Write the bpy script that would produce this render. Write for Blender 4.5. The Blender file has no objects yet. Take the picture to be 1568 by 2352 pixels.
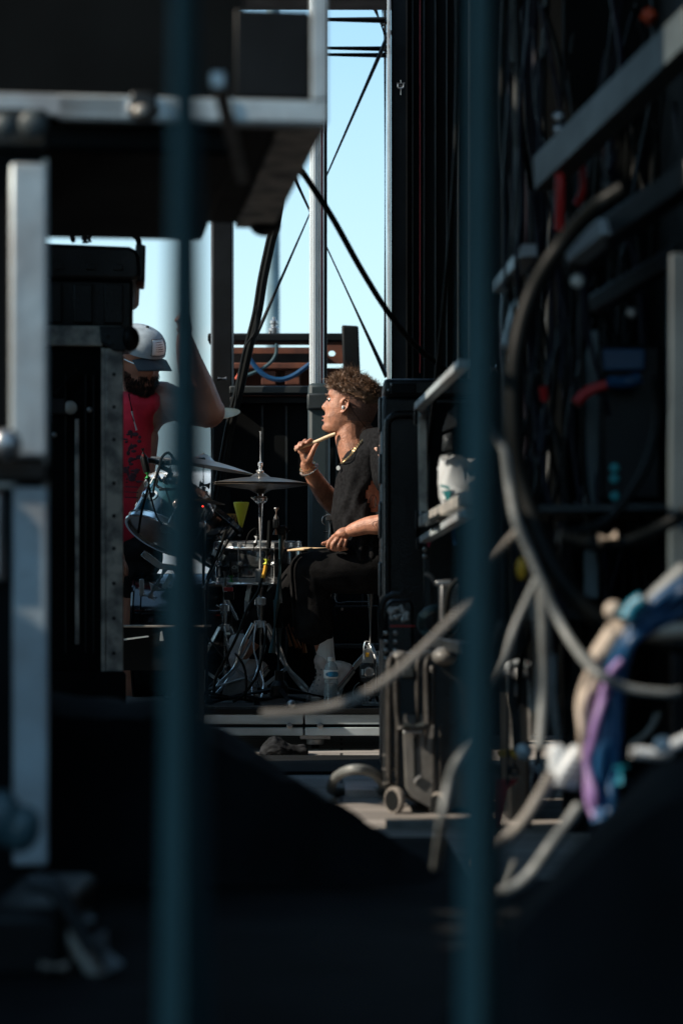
import bpy, math, random
from mathutils import Vector, Matrix, noise
R = random.Random(7)
scn = bpy.context.scene
COL = scn.collection
# ---------------------------------------------------------------- camera, sky, sun, exposure
K = 1.80066e-4; HY = 1419; CX = 784; CZ = .52      # metres of view per display row and metre of distance; horizon row; axis column; eye height above the deck
def P(px, py, Y): return Vector(((px-CX)*K*Y, Y, CZ-(py-HY)*K*Y))
def S(n, Y=10.0): return n*K*Y
cam = bpy.data.cameras.new('camera'); camo = bpy.data.objects.new('camera', cam); COL.objects.link(camo)
camo.location = (0, 0, CZ); camo.rotation_euler = (math.radians(90), 0, 0)
cam.sensor_fit = 'VERTICAL'; cam.sensor_height = 36; cam.sensor_width = 24; cam.lens = 85
cam.shift_y = (HY-1176)/2352; cam.clip_start = .05; cam.clip_end = 900
cam.dof.use_dof = True; cam.dof.focus_distance = 9.85; cam.dof.aperture_fstop = 2.7
scn.camera = camo
SUN = Vector((-.80, -.24, .60)).normalized()
elev = math.asin(SUN.z); azim = math.atan2(SUN.x, SUN.y)
w = bpy.data.worlds.new('World'); scn.world = w; w.use_nodes = True
nt = w.node_tree; nt.nodes.clear(); N = nt.nodes.new; L = nt.links.new
sky = N('ShaderNodeTexSky'); sky.sky_type = 'NISHITA'; sky.sun_disc = False
sky.sun_elevation = elev; sky.sun_rotation = azim; sky.air_density = 1.0; sky.dust_density = .6; sky.ozone_density = 1.6
tint = N('ShaderNodeMix'); tint.data_type = 'RGBA'; tint.blend_type = 'MULTIPLY'; tint.inputs[0].default_value = 1
tint.inputs[7].default_value = (.66, .98, .97, 1)
L(sky.outputs[0], tint.inputs[6])
tc = N('ShaderNodeTexCoord'); mp = N('ShaderNodeMapping'); mp.inputs['Scale'].default_value = (9, 9, 16); mp.inputs['Location'].default_value = (3.1, 0, .35)
cn = N('ShaderNodeTexNoise'); cn.inputs['Scale'].default_value = 1; cn.inputs['Detail'].default_value = 6; cn.inputs['Roughness'].default_value = .55
L(tc.outputs['Generated'], mp.inputs[0]); L(mp.outputs[0], cn.inputs[0])
sx = N('ShaderNodeSeparateXYZ'); L(tc.outputs['Generated'], sx.inputs[0])
hm = N('ShaderNodeMapRange'); hm.inputs[1].default_value = .03; hm.inputs[2].default_value = .16; hm.inputs[3].default_value = .26; hm.inputs[4].default_value = -.3
L(sx.outputs[2], hm.inputs[0])
ad = N('ShaderNodeMath'); ad.operation = 'ADD'; L(cn.outputs[0], ad.inputs[0]); L(hm.outputs[0], ad.inputs[1])
cr_ = N('ShaderNodeMapRange'); cr_.inputs[1].default_value = .50; cr_.inputs[2].default_value = .66; L(ad.outputs[0], cr_.inputs[0])
cm = N('ShaderNodeMix'); cm.data_type = 'RGBA'; cm.inputs[7].default_value = (4.6, 4.55, 4.5, 1)
L(cr_.outputs[0], cm.inputs[0])
hz = N('ShaderNodeMapRange'); hz.inputs[1].default_value = -.02; hz.inputs[2].default_value = .30; hz.inputs[3].default_value = .9; hz.inputs[4].default_value = .1
L(sx.outputs[2], hz.inputs[0]); hc_ = N('ShaderNodeMix'); hc_.data_type = 'RGBA'; hc_.inputs[7].default_value = (3.15, 3.4, 3.45, 1); L(hz.outputs[0], hc_.inputs[0]); L(tint.outputs[2], hc_.inputs[6]); L(hc_.outputs[2], cm.inputs[6])
bg = N('ShaderNodeBackground'); bg.inputs[1].default_value = .13; L(cm.outputs[2], bg.inputs[0])
ow = N('ShaderNodeOutputWorld'); L(bg.outputs[0], ow.inputs[0])
sl = bpy.data.lights.new('sun', 'SUN'); sl.energy = 3.3; sl.angle = math.radians(.5); sl.color = (1, .88, .73)
so = bpy.data.objects.new('sun', sl); COL.objects.link(so); so.rotation_euler = SUN.to_track_quat('Z', 'Y').to_euler()
scn.view_settings.view_transform = 'Standard'; scn.view_settings.look = 'None'; scn.view_settings.exposure = 1.0; scn.view_settings.gamma = 1
scn.render.engine = 'CYCLES'

# ---------------------------------------------------------------- materials
MT = {}
def mk(name, col, rough=.5, metal=0, var=.25, scale=6, bump=0, bscale=80, coat=0, stretch=(1, 1, 1), col2=None, lo=.35, hi=.65, trans=0, sss=0, rvar=.12, spec=.5, wave=None, emit=None):
    m = bpy.data.materials.new(name); m.use_nodes = True; t = m.node_tree; b = t.nodes['Principled BSDF']
    tcn = t.nodes.new('ShaderNodeTexCoord'); mpn = t.nodes.new('ShaderNodeMapping'); mpn.inputs['Scale'].default_value = stretch
    t.links.new(tcn.outputs['Object'], mpn.inputs[0])
    nz = t.nodes.new('ShaderNodeTexNoise'); nz.inputs['Scale'].default_value = scale; nz.inputs['Detail'].default_value = 6
    t.links.new(mpn.outputs[0], nz.inputs[0])
    rg = t.nodes.new('ShaderNodeMapRange'); rg.inputs[1].default_value = lo; rg.inputs[2].default_value = hi; t.links.new(nz.outputs[0], rg.inputs[0])
    mx = t.nodes.new('ShaderNodeMix'); mx.data_type = 'RGBA'
    c2 = col2 or tuple(c*(1-var) for c in col); c1 = col if col2 else tuple(min(1, c*(1+var)) for c in col)
    mx.inputs[6].default_value = (*c1, 1); mx.inputs[7].default_value = (*c2, 1)
    t.links.new(rg.outputs[0], mx.inputs[0]); t.links.new(mx.outputs[2], b.inputs['Base Color'])
    rr = t.nodes.new('ShaderNodeMapRange'); rr.inputs[3].default_value = max(0, rough-rvar); rr.inputs[4].default_value = min(1, rough+rvar)
    t.links.new(nz.outputs[0], rr.inputs[0]); t.links.new(rr.outputs[0], b.inputs['Roughness'])
    b.inputs['Metallic'].default_value = metal; b.inputs['Coat Weight'].default_value = coat; b.inputs['Coat Roughness'].default_value = .08
    b.inputs['Transmission Weight'].default_value = trans; b.inputs['Specular IOR Level'].default_value = spec
    if sss: b.inputs['Subsurface Weight'].default_value = sss; b.inputs['Subsurface Scale'].default_value = .02; b.inputs['Subsurface Radius'].default_value = (1, .35, .2)
    if emit: b.inputs['Emission Color'].default_value = (*emit[0], 1); b.inputs['Emission Strength'].default_value = emit[1]
    if bump:
        if wave:
            n2 = t.nodes.new('ShaderNodeTexWave'); n2.inputs['Scale'].default_value = bscale; n2.bands_direction = wave; n2.inputs['Distortion'].default_value = 1.5
            src = n2.outputs[1]
        else:
            n2 = t.nodes.new('ShaderNodeTexNoise'); n2.inputs['Scale'].default_value = bscale; n2.inputs['Detail'].default_value = 3; src = n2.outputs[0]
        t.links.new(mpn.outputs[0], n2.inputs[0])
        bp = t.nodes.new('ShaderNodeBump'); bp.inputs['Strength'].default_value = bump; bp.inputs['Distance'].default_value = .01
        t.links.new(src, bp.inputs['Height']); t.links.new(bp.outputs[0], b.inputs['Normal'])
    MT[name] = m; return m
mk('black_plastic', (.004, .005, .0055), .45, spec=.2, var=.4, bump=.15, bscale=160)
mk('moulded_plastic', (.008, .009, .0095), .36, spec=.45, var=.5, bump=.25, bscale=120)
mk('black_laminate', (.0032, .004, .0043), .6, var=.5, scale=3, spec=.08)
mk('grey_plastic', (.115, .113, .108), .5, var=.2, scale=20, bump=.15, bscale=100)
mk('lit_edge_plastic', (.034, .032, .030), .4, var=.5, scale=18, bump=.2, bscale=100)  # lighter than the shell: sunlit tone of the ridges put into the colour
mk('teal_grey', (.06, .078, .084), .5, var=.35, scale=6)
mk('black_paint', (.006, .007, .008), .5, spec=.15, var=.5, scale=4, bump=.08)
mk('black_fabric', (.005, .006, .007), .95, var=.5, scale=3, bump=.3, bscale=60, spec=.15)
mk('dark_grey_paint', (.018, .023, .025), .5, spec=.35, var=.4, scale=5)
mk('pipe_paint', (.033, .098, .118), .6, metal=0, var=.35, scale=4, stretch=(1, 1, .25), bump=.08)
mk('aluminium', (.52, .61, .65), .45, metal=.35, var=.3, scale=5, col2=(.33, .34, .35), bump=.1, bscale=40)
mk('worn_aluminium', (.55, .52, .47), .5, metal=.45, scale=14, col2=(.17, .17, .17), lo=.42, hi=.62, bump=.15, bscale=40)
mk('riser_aluminium', (.46, .53, .57), .5, metal=.6, var=.35, scale=7, stretch=(.3, 1, 1))
mk('chrome', (.80, .83, .85), .2, metal=.72, var=.1, scale=12, rvar=.06)
mk('black_nickel', (.15, .165, .175), .16, metal=.8, var=.2, scale=8, rvar=.04)
mk('steel', (.34, .35, .36), .38, metal=.9, var=.3, scale=9)
mk('dark_steel', (.03, .034, .037), .45, metal=.6, var=.4, scale=9)
mk('bronze', (.50, .36, .20), .28, metal=1, var=.35, scale=5, bump=.12, bscale=200)
mk('dark_bronze', (.22, .17, .125), .38, metal=1, var=.4, scale=6, bump=.12, bscale=220)
mk('pale_bronze', (.70, .58, .40), .42, metal=.6, var=.2, scale=6)
mk('teal_lacquer', (.018, .065, .085), .25, var=.4, scale=4, coat=.8)
mk('black_lacquer', (.004, .008, .009), .12, var=.4, scale=4, coat=1)
mk('clear_head', (.27, .20, .155), .25, var=.25, scale=6, coat=.4)
mk('skin', (.40, .182, .112), .42, var=.26, scale=42, sss=.12, bump=.35, bscale=200)
mk('tanned_skin', (.26, .11, .07), .55, var=.2, scale=12, sss=.1, bump=.1, bscale=200)
mk('lip', (.34, .12, .10), .45, var=.1)
mk('hair', (.15, .082, .046), .5, var=.45, scale=30)
mk('stubble_hair', (.20, .10, .072), .8, var=.25, scale=200)
mk('beard', (.035, .020, .014), .85, var=.5, scale=60, bump=.6, bscale=200)
mk('black_knit', (.014, .014, .015), 1, rvar=0, var=.3, scale=90, bump=.2, bscale=180, spec=.02)
mk('black_denim', (.011, .011, .0115), 1, rvar=0, var=.35, scale=20, bump=.15, bscale=160, spec=.02)
mk('red_cotton', (.46, .008, .028), .85, var=.35, scale=7, bump=.2, bscale=60)
mk('print_ink', (.035, .008, .014), .9, var=.4, scale=30)
mk('grey_mesh', (.25, .30, .34), .8, var=.15, scale=30, bump=.2, bscale=300)
mk('navy_cloth', (.014, .02, .027), .85, var=.3)
mk('white_rib', (.84, .88, .9), .9, var=.1, bump=.6, bscale=60, wave='X')
mk('canvas', (.62, .56, .54), .85, var=.15, scale=30, bump=.3, bscale=300)
mk('sole_rubber', (.50, .46, .42), .6, var=.2, scale=20)
mk('red_line', (.20, .012, .012), .6)
mk('gold', (.62, .45, .24), .32, metal=1, var=.15)
mk('silver', (.50, .48, .45), .35, metal=1, var=.15)
mk('drumstick_wood', (.60, .43, .26), .5, var=.18, scale=25, stretch=(1, 4, 4))
mk('orange_wood', (.42, .15, .045), .5, var=.25, scale=25)
mk('clear_plastic', (.85, .93, .96), .06, trans=.9, var=.02, rvar=.03)
mk('clear_water', (.80, .92, .96), .02, trans=1, var=.02, rvar=.01)
mk('white_plastic', (.50, .53, .55), .4, var=.1)
mk('label_blue', (.02, .22, .42), .4, var=.5, scale=40)
mk('label_white', (.62, .68, .70), .4, var=.1)
mk('rust_paint', (.16, .048, .022), .8, var=.4, scale=9, col2=(.07, .022, .014))
mk('cable_black', (.0035, .0045, .0045), .5, spec=.12, var=.3)
mk('cable_teal', (.035, .075, .088), .4, var=.3)
mk('cable_grey', (.14, .15, .148), .5, var=.25, scale=20)
mk('cable_tan', (.20, .185, .165), .55, var=.25, scale=18)
mk('cable_blue', (.004, .05, .13), .45, var=.3)
mk('cable_cyan', (.005, .13, .20), .45, var=.3)
mk('cable_purple', (.19, .115, .27), .5, var=.3)
mk('cable_cream', (.38, .315, .255), .55, var=.25)
mk('cable_orange', (.42, .05, .012), .5, var=.2)
mk('cable_red', (.40, .012, .012), .5, var=.2)
mk('cable_navy', (.004, .004, .012), .6, spec=.25, var=.3)
mk('yellow', (.70, .36, .02), .5, var=.2)
mk('lemon_plastic', (.62, .50, .03), .4, var=.2)
mk('amber_sign', (.40, .17, .03), .6, var=.25)
mk('green_tape', (.02, .28, .07), .5, var=.2)
mk('neon_tape', (.50, .55, .06), .5, var=.2)
mk('red_plastic', (.36, .012, .012), .45, var=.2)
mk('pink_tape', (.75, .10, .22), .5, var=.2)
mk('towel', (.016, .017, .019), .98, var=.6, scale=40, bump=1, bscale=60, stretch=(.4, 1, 1), spec=.1)
mk('white_trailer', (.72, .76, .78), .5, var=.08)
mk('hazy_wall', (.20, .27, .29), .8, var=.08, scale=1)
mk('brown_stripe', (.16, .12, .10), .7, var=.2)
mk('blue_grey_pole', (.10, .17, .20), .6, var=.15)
mk('dark_teal_paint', (.010, .022, .026), .6, var=.15)
mk('silver_paint', (.68, .74, .77), .4, metal=.15, var=.08)
mk('dark_brown_beam', (.05, .04, .036), .7, var=.3)
mk('glass_dark', (.01, .008, .007), .12, var=.1, coat=.6)
mk('ink', (.02, .018, .02), .7, var=.2)
mk('led_red', (.5, .01, .01), .4, emit=((1, .05, .03), 2.2))
mk('carpet', (.07, .065, .06), .95, var=.5, scale=60, bump=.6, bscale=120)
mk('asphalt', (.06, .06, .06), .9, var=.3, scale=2, bump=.3, bscale=20)
mk('print_teal', (.03, .28, .30), .6, var=.2)
mk('wheel_rubber', (.17, .155, .14), .6, var=.25, scale=30)
# deck: weathered grey planks running across the stage
def deck_mat():
    m = bpy.data.materials.new('deck_planks'); m.use_nodes = True; t = m.node_tree; b = t.nodes['Principled BSDF']; n = t.nodes.new; l = t.links.new
    c = n('ShaderNodeTexCoord'); a = n('ShaderNodeMapping'); a.inputs['Scale'].default_value = (.35, 9, 1); l(c.outputs['Object'], a.inputs[0])
    z = n('ShaderNodeTexNoise'); z.inputs['Scale'].default_value = 7; z.inputs['Detail'].default_value = 8; l(a.outputs[0], z.inputs[0])
    r = n('ShaderNodeValToRGB'); r.color_ramp.elements[0].position = .3; r.color_ramp.elements[0].color = (.16, .145, .135, 1); r.color_ramp.elements[1].position = .7; r.color_ramp.elements[1].color = (.40, .37, .345, 1)
    l(z.outputs[0], r.inputs[0])
    br = n('ShaderNodeTexBrick'); br.inputs['Scale'].default_value = 1; br.inputs['Brick Width'].default_value = 2.4; br.inputs['Row Height'].default_value = .19; br.inputs['Mortar Size'].default_value = .006
    br.inputs['Color1'].default_value = (1, 1, 1, 1); br.inputs['Color2'].default_value = (.72, .72, .72, 1); br.inputs['Mortar'].default_value = (.05, .05, .05, 1); l(c.outputs['Object'], br.inputs[0])
    x = n('ShaderNodeMix'); x.data_type = 'RGBA'; x.blend_type = 'MULTIPLY'; x.inputs[0].default_value = 1; l(r.outputs[0], x.inputs[6]); l(br.outputs[0], x.inputs[7]); l(x.outputs[2], b.inputs['Base Color'])
    b.inputs['Roughness'].default_value = .75
    bp = n('ShaderNodeBump'); bp.inputs['Strength'].default_value = .35; bp.inputs['Distance'].default_value = .01; l(z.outputs[0], bp.inputs['Height']); l(bp.outputs[0], b.inputs['Normal'])
    MT['deck_planks'] = m
deck_mat()

# ---------------------------------------------------------------- geometry helpers
def cr(pts, n=6, closed=False):
    pts = [Vector(p) for p in pts]; out = []; m = len(pts)
    for i in range(m if closed else m-1):
        p0 = pts[(i-1) % m] if closed or i else pts[0]; p1 = pts[i]; p2 = pts[(i+1) % m]; p3 = pts[(i+2) % m] if closed or i+2 < m else p2
        for j in range(n):
            t = j/n
            out.append(.5*((2*p1)+(p2-p0)*t+(2*p0-5*p1+4*p2-p3)*t*t+(3*p1-p0-3*p2+p3)*t**3))
    if not closed: out.append(pts[-1])
    return out
def frame(d):
    d = d.normalized(); u = Vector((0, 0, 1)) if abs(d.z) < .9 else Vector((1, 0, 0))
    a = d.cross(u).normalized(); return a, a.cross(d).normalized()
class MB:
    def __init__(s): s.v = []; s.f = []
    def add(s, v, f):
        o = len(s.v); s.v += [Vector(q) for q in v]; s.f += [tuple(i+o for i in q) for q in f]; return s
    def box(s, a, b, rz=0, c=None):
        x0, y0, z0 = a; x1, y1, z1 = b
        v = [Vector(q) for q in [(x0, y0, z0), (x1, y0, z0), (x1, y1, z0), (x0, y1, z0), (x0, y0, z1), (x1, y0, z1), (x1, y1, z1), (x0, y1, z1)]]
        if rz:
            c = Vector(c) if c else (v[0]+v[6])/2; m = Matrix.Rotation(rz, 3, 'Z'); v = [m @ (q-c)+c for q in v]
        return s.add(v, [(0, 3, 2, 1), (4, 5, 6, 7), (0, 1, 5, 4), (1, 2, 6, 5), (2, 3, 7, 6), (3, 0, 4, 7)])
    def bar(s, p0, p1, w, h, up=None):      # rectangular bar; w sideways, h along up
        p0 = Vector(p0); p1 = Vector(p1); d = (p1-p0).normalized(); up = Vector(up) if up else (Vector((0, 0, 1)) if abs(d.z) < .9 else Vector((0, -1, 0)))
        a = d.cross(up).normalized(); u = a.cross(d).normalized(); v = []
        for p in (p0, p1):
            for q, r in ((-1, -1), (1, -1), (1, 1), (-1, 1)): v.append(p+a*q*w/2+u*r*h/2)
        return s.add(v, [(0, 3, 2, 1), (4, 5, 6, 7), (0, 1, 5, 4), (1, 2, 6, 5), (2, 3, 7, 6), (3, 0, 4, 7)])
    def tube(s, pts, r, n=10, flat=1.0, flatdir=None, cap=True, closed=False):
        pts = [Vector(p) for p in pts]; m = len(pts); v = []; prev = None
        rs = r if isinstance(r, (list, tuple)) else [r]*m
        for i, p in enumerate(pts):
            if closed: d = pts[(i+1) % m]-pts[i-1]
            else: d = pts[min(i+1, m-1)]-pts[max(i-1, 0)]
            if d.length < 1e-9: d = Vector((0, 0, 1))
            d.normalize()
            if flatdir is not None: b = (Vector(flatdir)-d*d.dot(Vector(flatdir))).normalized(); a = d.cross(b)
            elif prev is None: a, b = frame(d)
            else:
                a = (prev-d*d.dot(prev)).normalized(); b = a.cross(d)*-1
                b = d.cross(a)
            prev = a
            for k in range(n):
                t = 2*math.pi*k/n; v.append(p+a*math.cos(t)*rs[i]+b*math.sin(t)*rs[i]*flat)
        f = []
        for i in range(m if closed else m-1):
            for k in range(n): f.append((i*n+k, i*n+(k+1) % n, ((i+1) % m)*n+(k+1) % n, ((i+1) % m)*n+k))
        if cap and not closed: f.append(tuple(range(n))[::-1]); f.append(tuple((m-1)*n+k for k in range(n)))
        return s.add(v, f)
    def caps(s, pts, r, n=12):               # tube with rounded ends, for joining bodies
        pts = [Vector(p) for p in pts]; rs = r if isinstance(r, (list, tuple)) else [r]*len(pts)
        pts2 = cr(pts, 5); m = len(pts); rr = []
        for i in range(len(pts2)):
            t = i/5; j = min(int(t), m-1); k = min(j+1, m-1); rr.append(rs[j]+(rs[k]-rs[j])*(t-j))
        d0 = (pts2[0]-pts2[1]).normalized(); d1 = (pts2[-1]-pts2[-2]).normalized(); A = []; B = []
        for q in (.97, .8, .45): A.append((pts2[0]+d0*rr[0]*q, rr[0]*math.sqrt(1-q*q)))
        for q in (.45, .8, .97): B.append((pts2[-1]+d1*rr[-1]*q, rr[-1]*math.sqrt(1-q*q)))
        al = A+list(zip(pts2, rr))+B
        return s.tube([q[0] for q in al], [q[1] for q in al], n)
    def lathe(s, prof, c, axis=(0, 0, 1), n=32, cap=True):
        c = Vector(c); d = Vector(axis).normalized(); a, b = frame(d); v = []
        for r, h in prof:
            for k in range(n):
                t = 2*math.pi*k/n; v.append(c+d*h+a*math.cos(t)*r+b*math.sin(t)*r)
        f = []
        for i in range(len(prof)-1):
            for k in range(n): f.append((i*n+k, i*n+(k+1) % n, (i+1)*n+(k+1) % n, (i+1)*n+k))
        if cap:
            if prof[0][0] > 1e-5: f.append(tuple(range(n))[::-1])
            if prof[-1][0] > 1e-5: f.append(tuple((len(prof)-1)*n+k for k in range(n)))
        return s.add(v, f)
    def ell(s, c, r, rot=None, nu=18, nv=12):
        c = Vector(c); v = []; f = []; m = rot or Matrix.Identity(3)
        for j in range(nv+1):
            p = math.pi*j/nv
            for i in range(nu):
                t = 2*math.pi*i/nu; v.append(c+m @ Vector((r[0]*math.sin(p)*math.cos(t), r[1]*math.sin(p)*math.sin(t), r[2]*math.cos(p))))
        for j in range(nv):
            for i in range(nu): f.append((j*nu+i, (j+1)*nu+i, (j+1)*nu+(i+1) % nu, j*nu+(i+1) % nu))
        return s.add(v, f)
    def rings(s, rg, closed=True, cap=True, skip=None):
        n = len(rg[0]); v = [q for r in rg for q in r]; f = []
        for i in range(len(rg)-1):
            for k in range(n if closed else n-1):
                q = (i*n+k, i*n+(k+1) % n, (i+1)*n+(k+1) % n, (i+1)*n+k)
                if skip and skip(sum((Vector(v[j]) for j in q), Vector())/4): continue
                f.append(q)
        if cap and closed: f.append(tuple(range(n))[::-1]); f.append(tuple((len(rg)-1)*n+k for k in range(n)))
        return s.add(v, f)
    def prism(s, pts, Y0, th):               # outline given in picture coordinates at distance Y0, real thickness th backwards
        a = [P(x, y, Y0) for x, y in pts]; n = len(a); v = a+[q+Vector((0, th, 0)) for q in a]
        return s.add(v, [tuple(range(n)), tuple(range(n, 2*n))[::-1]]+[(i, i+n, (i+1) % n+n, (i+1) % n) for i in range(n)])
def obj(name, mb, mat, parent=None, bev=0, sharp=35, label=None, kind=None, cat=None, group=None, remesh=0, smooth=0, subs=0):
    me = bpy.data.meshes.new(name); base = parent
    org = Vector((0, 0, 0)); p = parent
    while p is not None: org += p.location; p = p.parent
    if parent is None:
        c = sum(mb.v, Vector())/len(mb.v); zmin = min(q.z for q in mb.v); org = Vector((c.x, c.y, zmin))
    me.from_pydata([q-org for q in mb.v], [], mb.f); me.materials.append(MT[mat]); me.update()
    o = bpy.data.objects.new(name, me); COL.objects.link(o)
    if parent is None: o.location = org
    else: o.parent = parent
    import bmesh
    bm = bmesh.new(); bm.from_mesh(me); bmesh.ops.recalc_face_normals(bm, faces=bm.faces); bm.to_mesh(me); bm.free()
    me.polygons.foreach_set('use_smooth', [True]*len(me.polygons))
    if remesh:
        r = o.modifiers.new('r', 'REMESH'); r.mode = 'VOXEL'; r.voxel_size = remesh; r.use_smooth_shade = True
        if smooth: q = o.modifiers.new('s', 'SMOOTH'); q.iterations = smooth; q.factor = .6
    else:
        me.set_sharp_from_angle(angle=math.radians(sharp))
    if bev: b = o.modifiers.new('b', 'BEVEL'); b.width = bev; b.segments = 2; b.limit_method = 'ANGLE'; b.angle_limit = math.radians(40); b.harden_normals = False
    if label: o['label'] = label
    if cat: o['category'] = cat
    if kind: o['kind'] = kind
    if group: o['group'] = group
    return o
def thing(name, label, cat, loc, group=None):
    o = bpy.data.objects.new(name, None); COL.objects.link(o); o.location = loc; o['label'] = label; o['category'] = cat; o.empty_display_size = .05
    if group: o['group'] = group
    return o
def dup(o, loc=None, parent=None, label=None):
    c = o.copy(); COL.objects.link(c)
    if parent: c.parent = parent
    if loc is not None: c.location = loc
    if label: c['label'] = label
    for ch in list(o.children): dup(ch, None, c)
    return c
def cable(name, pts, r, mat, label, cat='cable', n=10, seg=8, group=None, flat=1, flatdir=None, raw=False):
    pp = pts if raw else [P(*q) for q in pts]
    return obj(name, MB().tube(cr(pp, seg), r, n, flat=flat, flatdir=flatdir), mat, label=label, cat=cat, group=group)
def text(name, s, size, mat, parent, loc, rot, ext=.0006):
    cu = bpy.data.curves.new(name, 'FONT'); cu.body = s; cu.size = size; cu.extrude = ext; cu.align_x = 'CENTER'; cu.align_y = 'CENTER'
    t = bpy.data.objects.new(name+'_c', cu); COL.objects.link(t); bpy.context.view_layer.update()
    me = bpy.data.meshes.new_from_object(t.evaluated_get(bpy.context.evaluated_depsgraph_get())); bpy.data.objects.remove(t)
    me.materials.clear(); me.materials.append(MT[mat]); o = bpy.data.objects.new(name, me); COL.objects.link(o)
    org = Vector((0, 0, 0)); p = parent
    while p is not None: org += p.location; p = p.parent
    o.parent = parent; o.location = Vector(loc)-org; o.rotation_euler = rot
    return o
# ================================================================ SETTING
obj('ground', MB().box((-150, -60, -1.3), (150, 400, -1.25)), 'asphalt', kind='structure')
RZ = CZ-209*K*9.5           # top of the drum riser
obj('deck_dark_sheet', MB().box((-1.9, .4, .002), (1.6, 4.7, .012)), 'black_fabric', label='black sheet added to darken the deck at the bottom of the picture', cat='mat')  # added black sheet that darkens the near deck
obj('stage_deck', MB().box((-4.2, -2, -.06), (4.2, 13.0, 0)), 'deck_planks', kind='structure')
o = thing('stage_roof', 'dark brown stage roof edge crossing the very top of the picture above the truss', 'roof', (0, 5, 3.6))
mb = MB().box((-2.1, 1.6, 3.75), (4.2, 8.6, 3.85)).box((.35, 8.6, 3.75), (4.2, 11.6, 3.85)); obj('roof_shade_panel', mb, 'black_laminate', o)  # panel out of view, outline cut to block and admit light
zb = P(0, 12, 11.4).z
obj('roof_beam', MB().box((-2.1, 11.3, zb), (4.2, 11.5, 3.745)), 'dark_brown_beam', o, bev=.01)
# added black drapes, out of view, that shape where light reaches the stage
def drape(x0, y0, x1, y1, z0, z1, amp=.03, per=.22):
    mb = MB(); L_ = math.hypot(x1-x0, y1-y0); n = max(8, int(L_/per*8)); d = Vector((x1-x0, y1-y0, 0)).normalized(); nn = Vector((-d.y, d.x, 0)); f = []
    for sd in (0, .012):
        for j in range(5):
            for i in range(n+1):
                t = i/n; z = z0+(z1-z0)*j/4; a = amp*(1.15-.3*j/4)*math.sin(2*math.pi*t*L_/per+.5*math.sin(9*t)+.25*j)
                mb.v.append(Vector((x0, y0, z))+d*L_*t+nn*(a+sd))
    w_ = n+1
    for sd in (0, 5*w_):
        for j in range(4):
            for i in range(n): f.append((sd+j*w_+i, sd+j*w_+i+1, sd+(j+1)*w_+i+1, sd+(j+1)*w_+i))
    mb.f = f; return mb
obj('shading_drape', drape(-2.2, 3.8, -2.2, 5.3, 0, 3.75), 'black_fabric', label='second added black shading drape on the left side of the stage, between the two gaps', cat='drape')
obj('shading_drape', drape(-2.2, 1.2, -2.2, 3.0, 0, 3.75), 'black_fabric', label='added black shading drape along the left side of the stage, nearest the camera', cat='drape')
obj('shading_drape', drape(-2.2, 3.0, -2.2, 3.8, 0, 1.8), 'black_fabric', label='low added black shading drape filling the foot of the nearer gap on the left side', cat='drape')
obj('shading_drape', drape(-2.2, 5.3, -2.2, 6.1, 0, 1.5), 'black_fabric', label='low added black shading drape filling the foot of the farther gap on the left side', cat='drape')
obj('shading_drape', drape(-2.2, 9.95, -2.2, 11.6, 0, 2.7), 'black_fabric', label='added unseen black drape shading the crew member on the far left side', cat='drape')  # added out of view to keep sun off the crew member
obj('shading_drape', drape(-2.2, 6.1, -2.2, 8.0, 0, 3.75), 'black_fabric', label='short added black shading drape on the left side of the stage beyond the gap', cat='drape')
obj('shading_drape', drape(2.3, -1.45, 2.3, 10.6, 0, 3.75), 'black_fabric', label='long added black shading drape along the right side of the stage', cat='drape')  # added out of view, kept long to hold light off the right side
o = thing('sky_blocker', 'long black block added behind the camera to dim low sky light', 'blocker', (0, -1.3, 0))  # added unseen block, cuts low sky light from behind the camera
obj('body', MB().box((-2.4, -1.7, .0), (2.6, -1.0, 1.15)), 'black_laminate', o, bev=.01)
obj('lid', MB().box((-2.41, -1.71, 1.16), (2.61, -.99, 1.45)), 'black_laminate', o, bev=.01)
# right rear black wall with pale edged post
o = thing('stage_wall', 'tall black stage wall panel with thin pale edge strips right of the sky', 'wall', P(895, 1740, 10.7))
x0 = P(899, 0, 10.7).x
mb = MB().box((x0, 10.7, 0), (2.32, 10.8, 3.74))
obj('panel', mb, 'black_laminate', o)
obj('corner_post', MB().box((x0-S(1), 10.62, 0), (P(938, 0, 10.6).x, 10.698, 3.735)), 'black_paint', o, bev=.006)
obj('edge_strip', MB().box((P(889, 0, 10.68).x, 10.64, .5), (P(893, 0, 10.68).x, 10.74, 3.735)), 'aluminium', o)
obj('edge_strip', MB().box((P(894.5, 0, 10.6).x, 10.60, .5), (P(897, 0, 10.6).x, 10.66, 3.735)), 'steel', o)
mb = MB()
for i in range(7): mb.box((P(945+i*26, 0, 10.69).x, 10.675, .0), (P(949+i*26, 0, 10.69).x, 10.699, 3.735))
obj('rib', mb, 'dark_grey_paint', o)
obj('red_strip', MB().box((P(962, 0, 10.69).x, 10.66, 1.6), (P(965, 0, 10.69).x, 10.674, 3.735)), 'red_line', o)
o = thing('shackle', 'small steel shackle clip hanging on the black wall near the top', 'shackle', P(920, 215, 10.55))
obj('bow', MB().tube(cr([P(914, 192, 10.57), P(914, 200, 10.57), P(920, 203, 10.57), P(926, 200, 10.57), P(926, 192, 10.57)], 4), S(2.2)), 'steel', o)
obj('pin', MB().tube([P(911, 192, 10.57), P(929, 192, 10.57)], S(2.5)).tube([P(920, 184, 10.57), P(920, 218, 10.57)], S(1.6)), 'steel', o)
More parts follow.
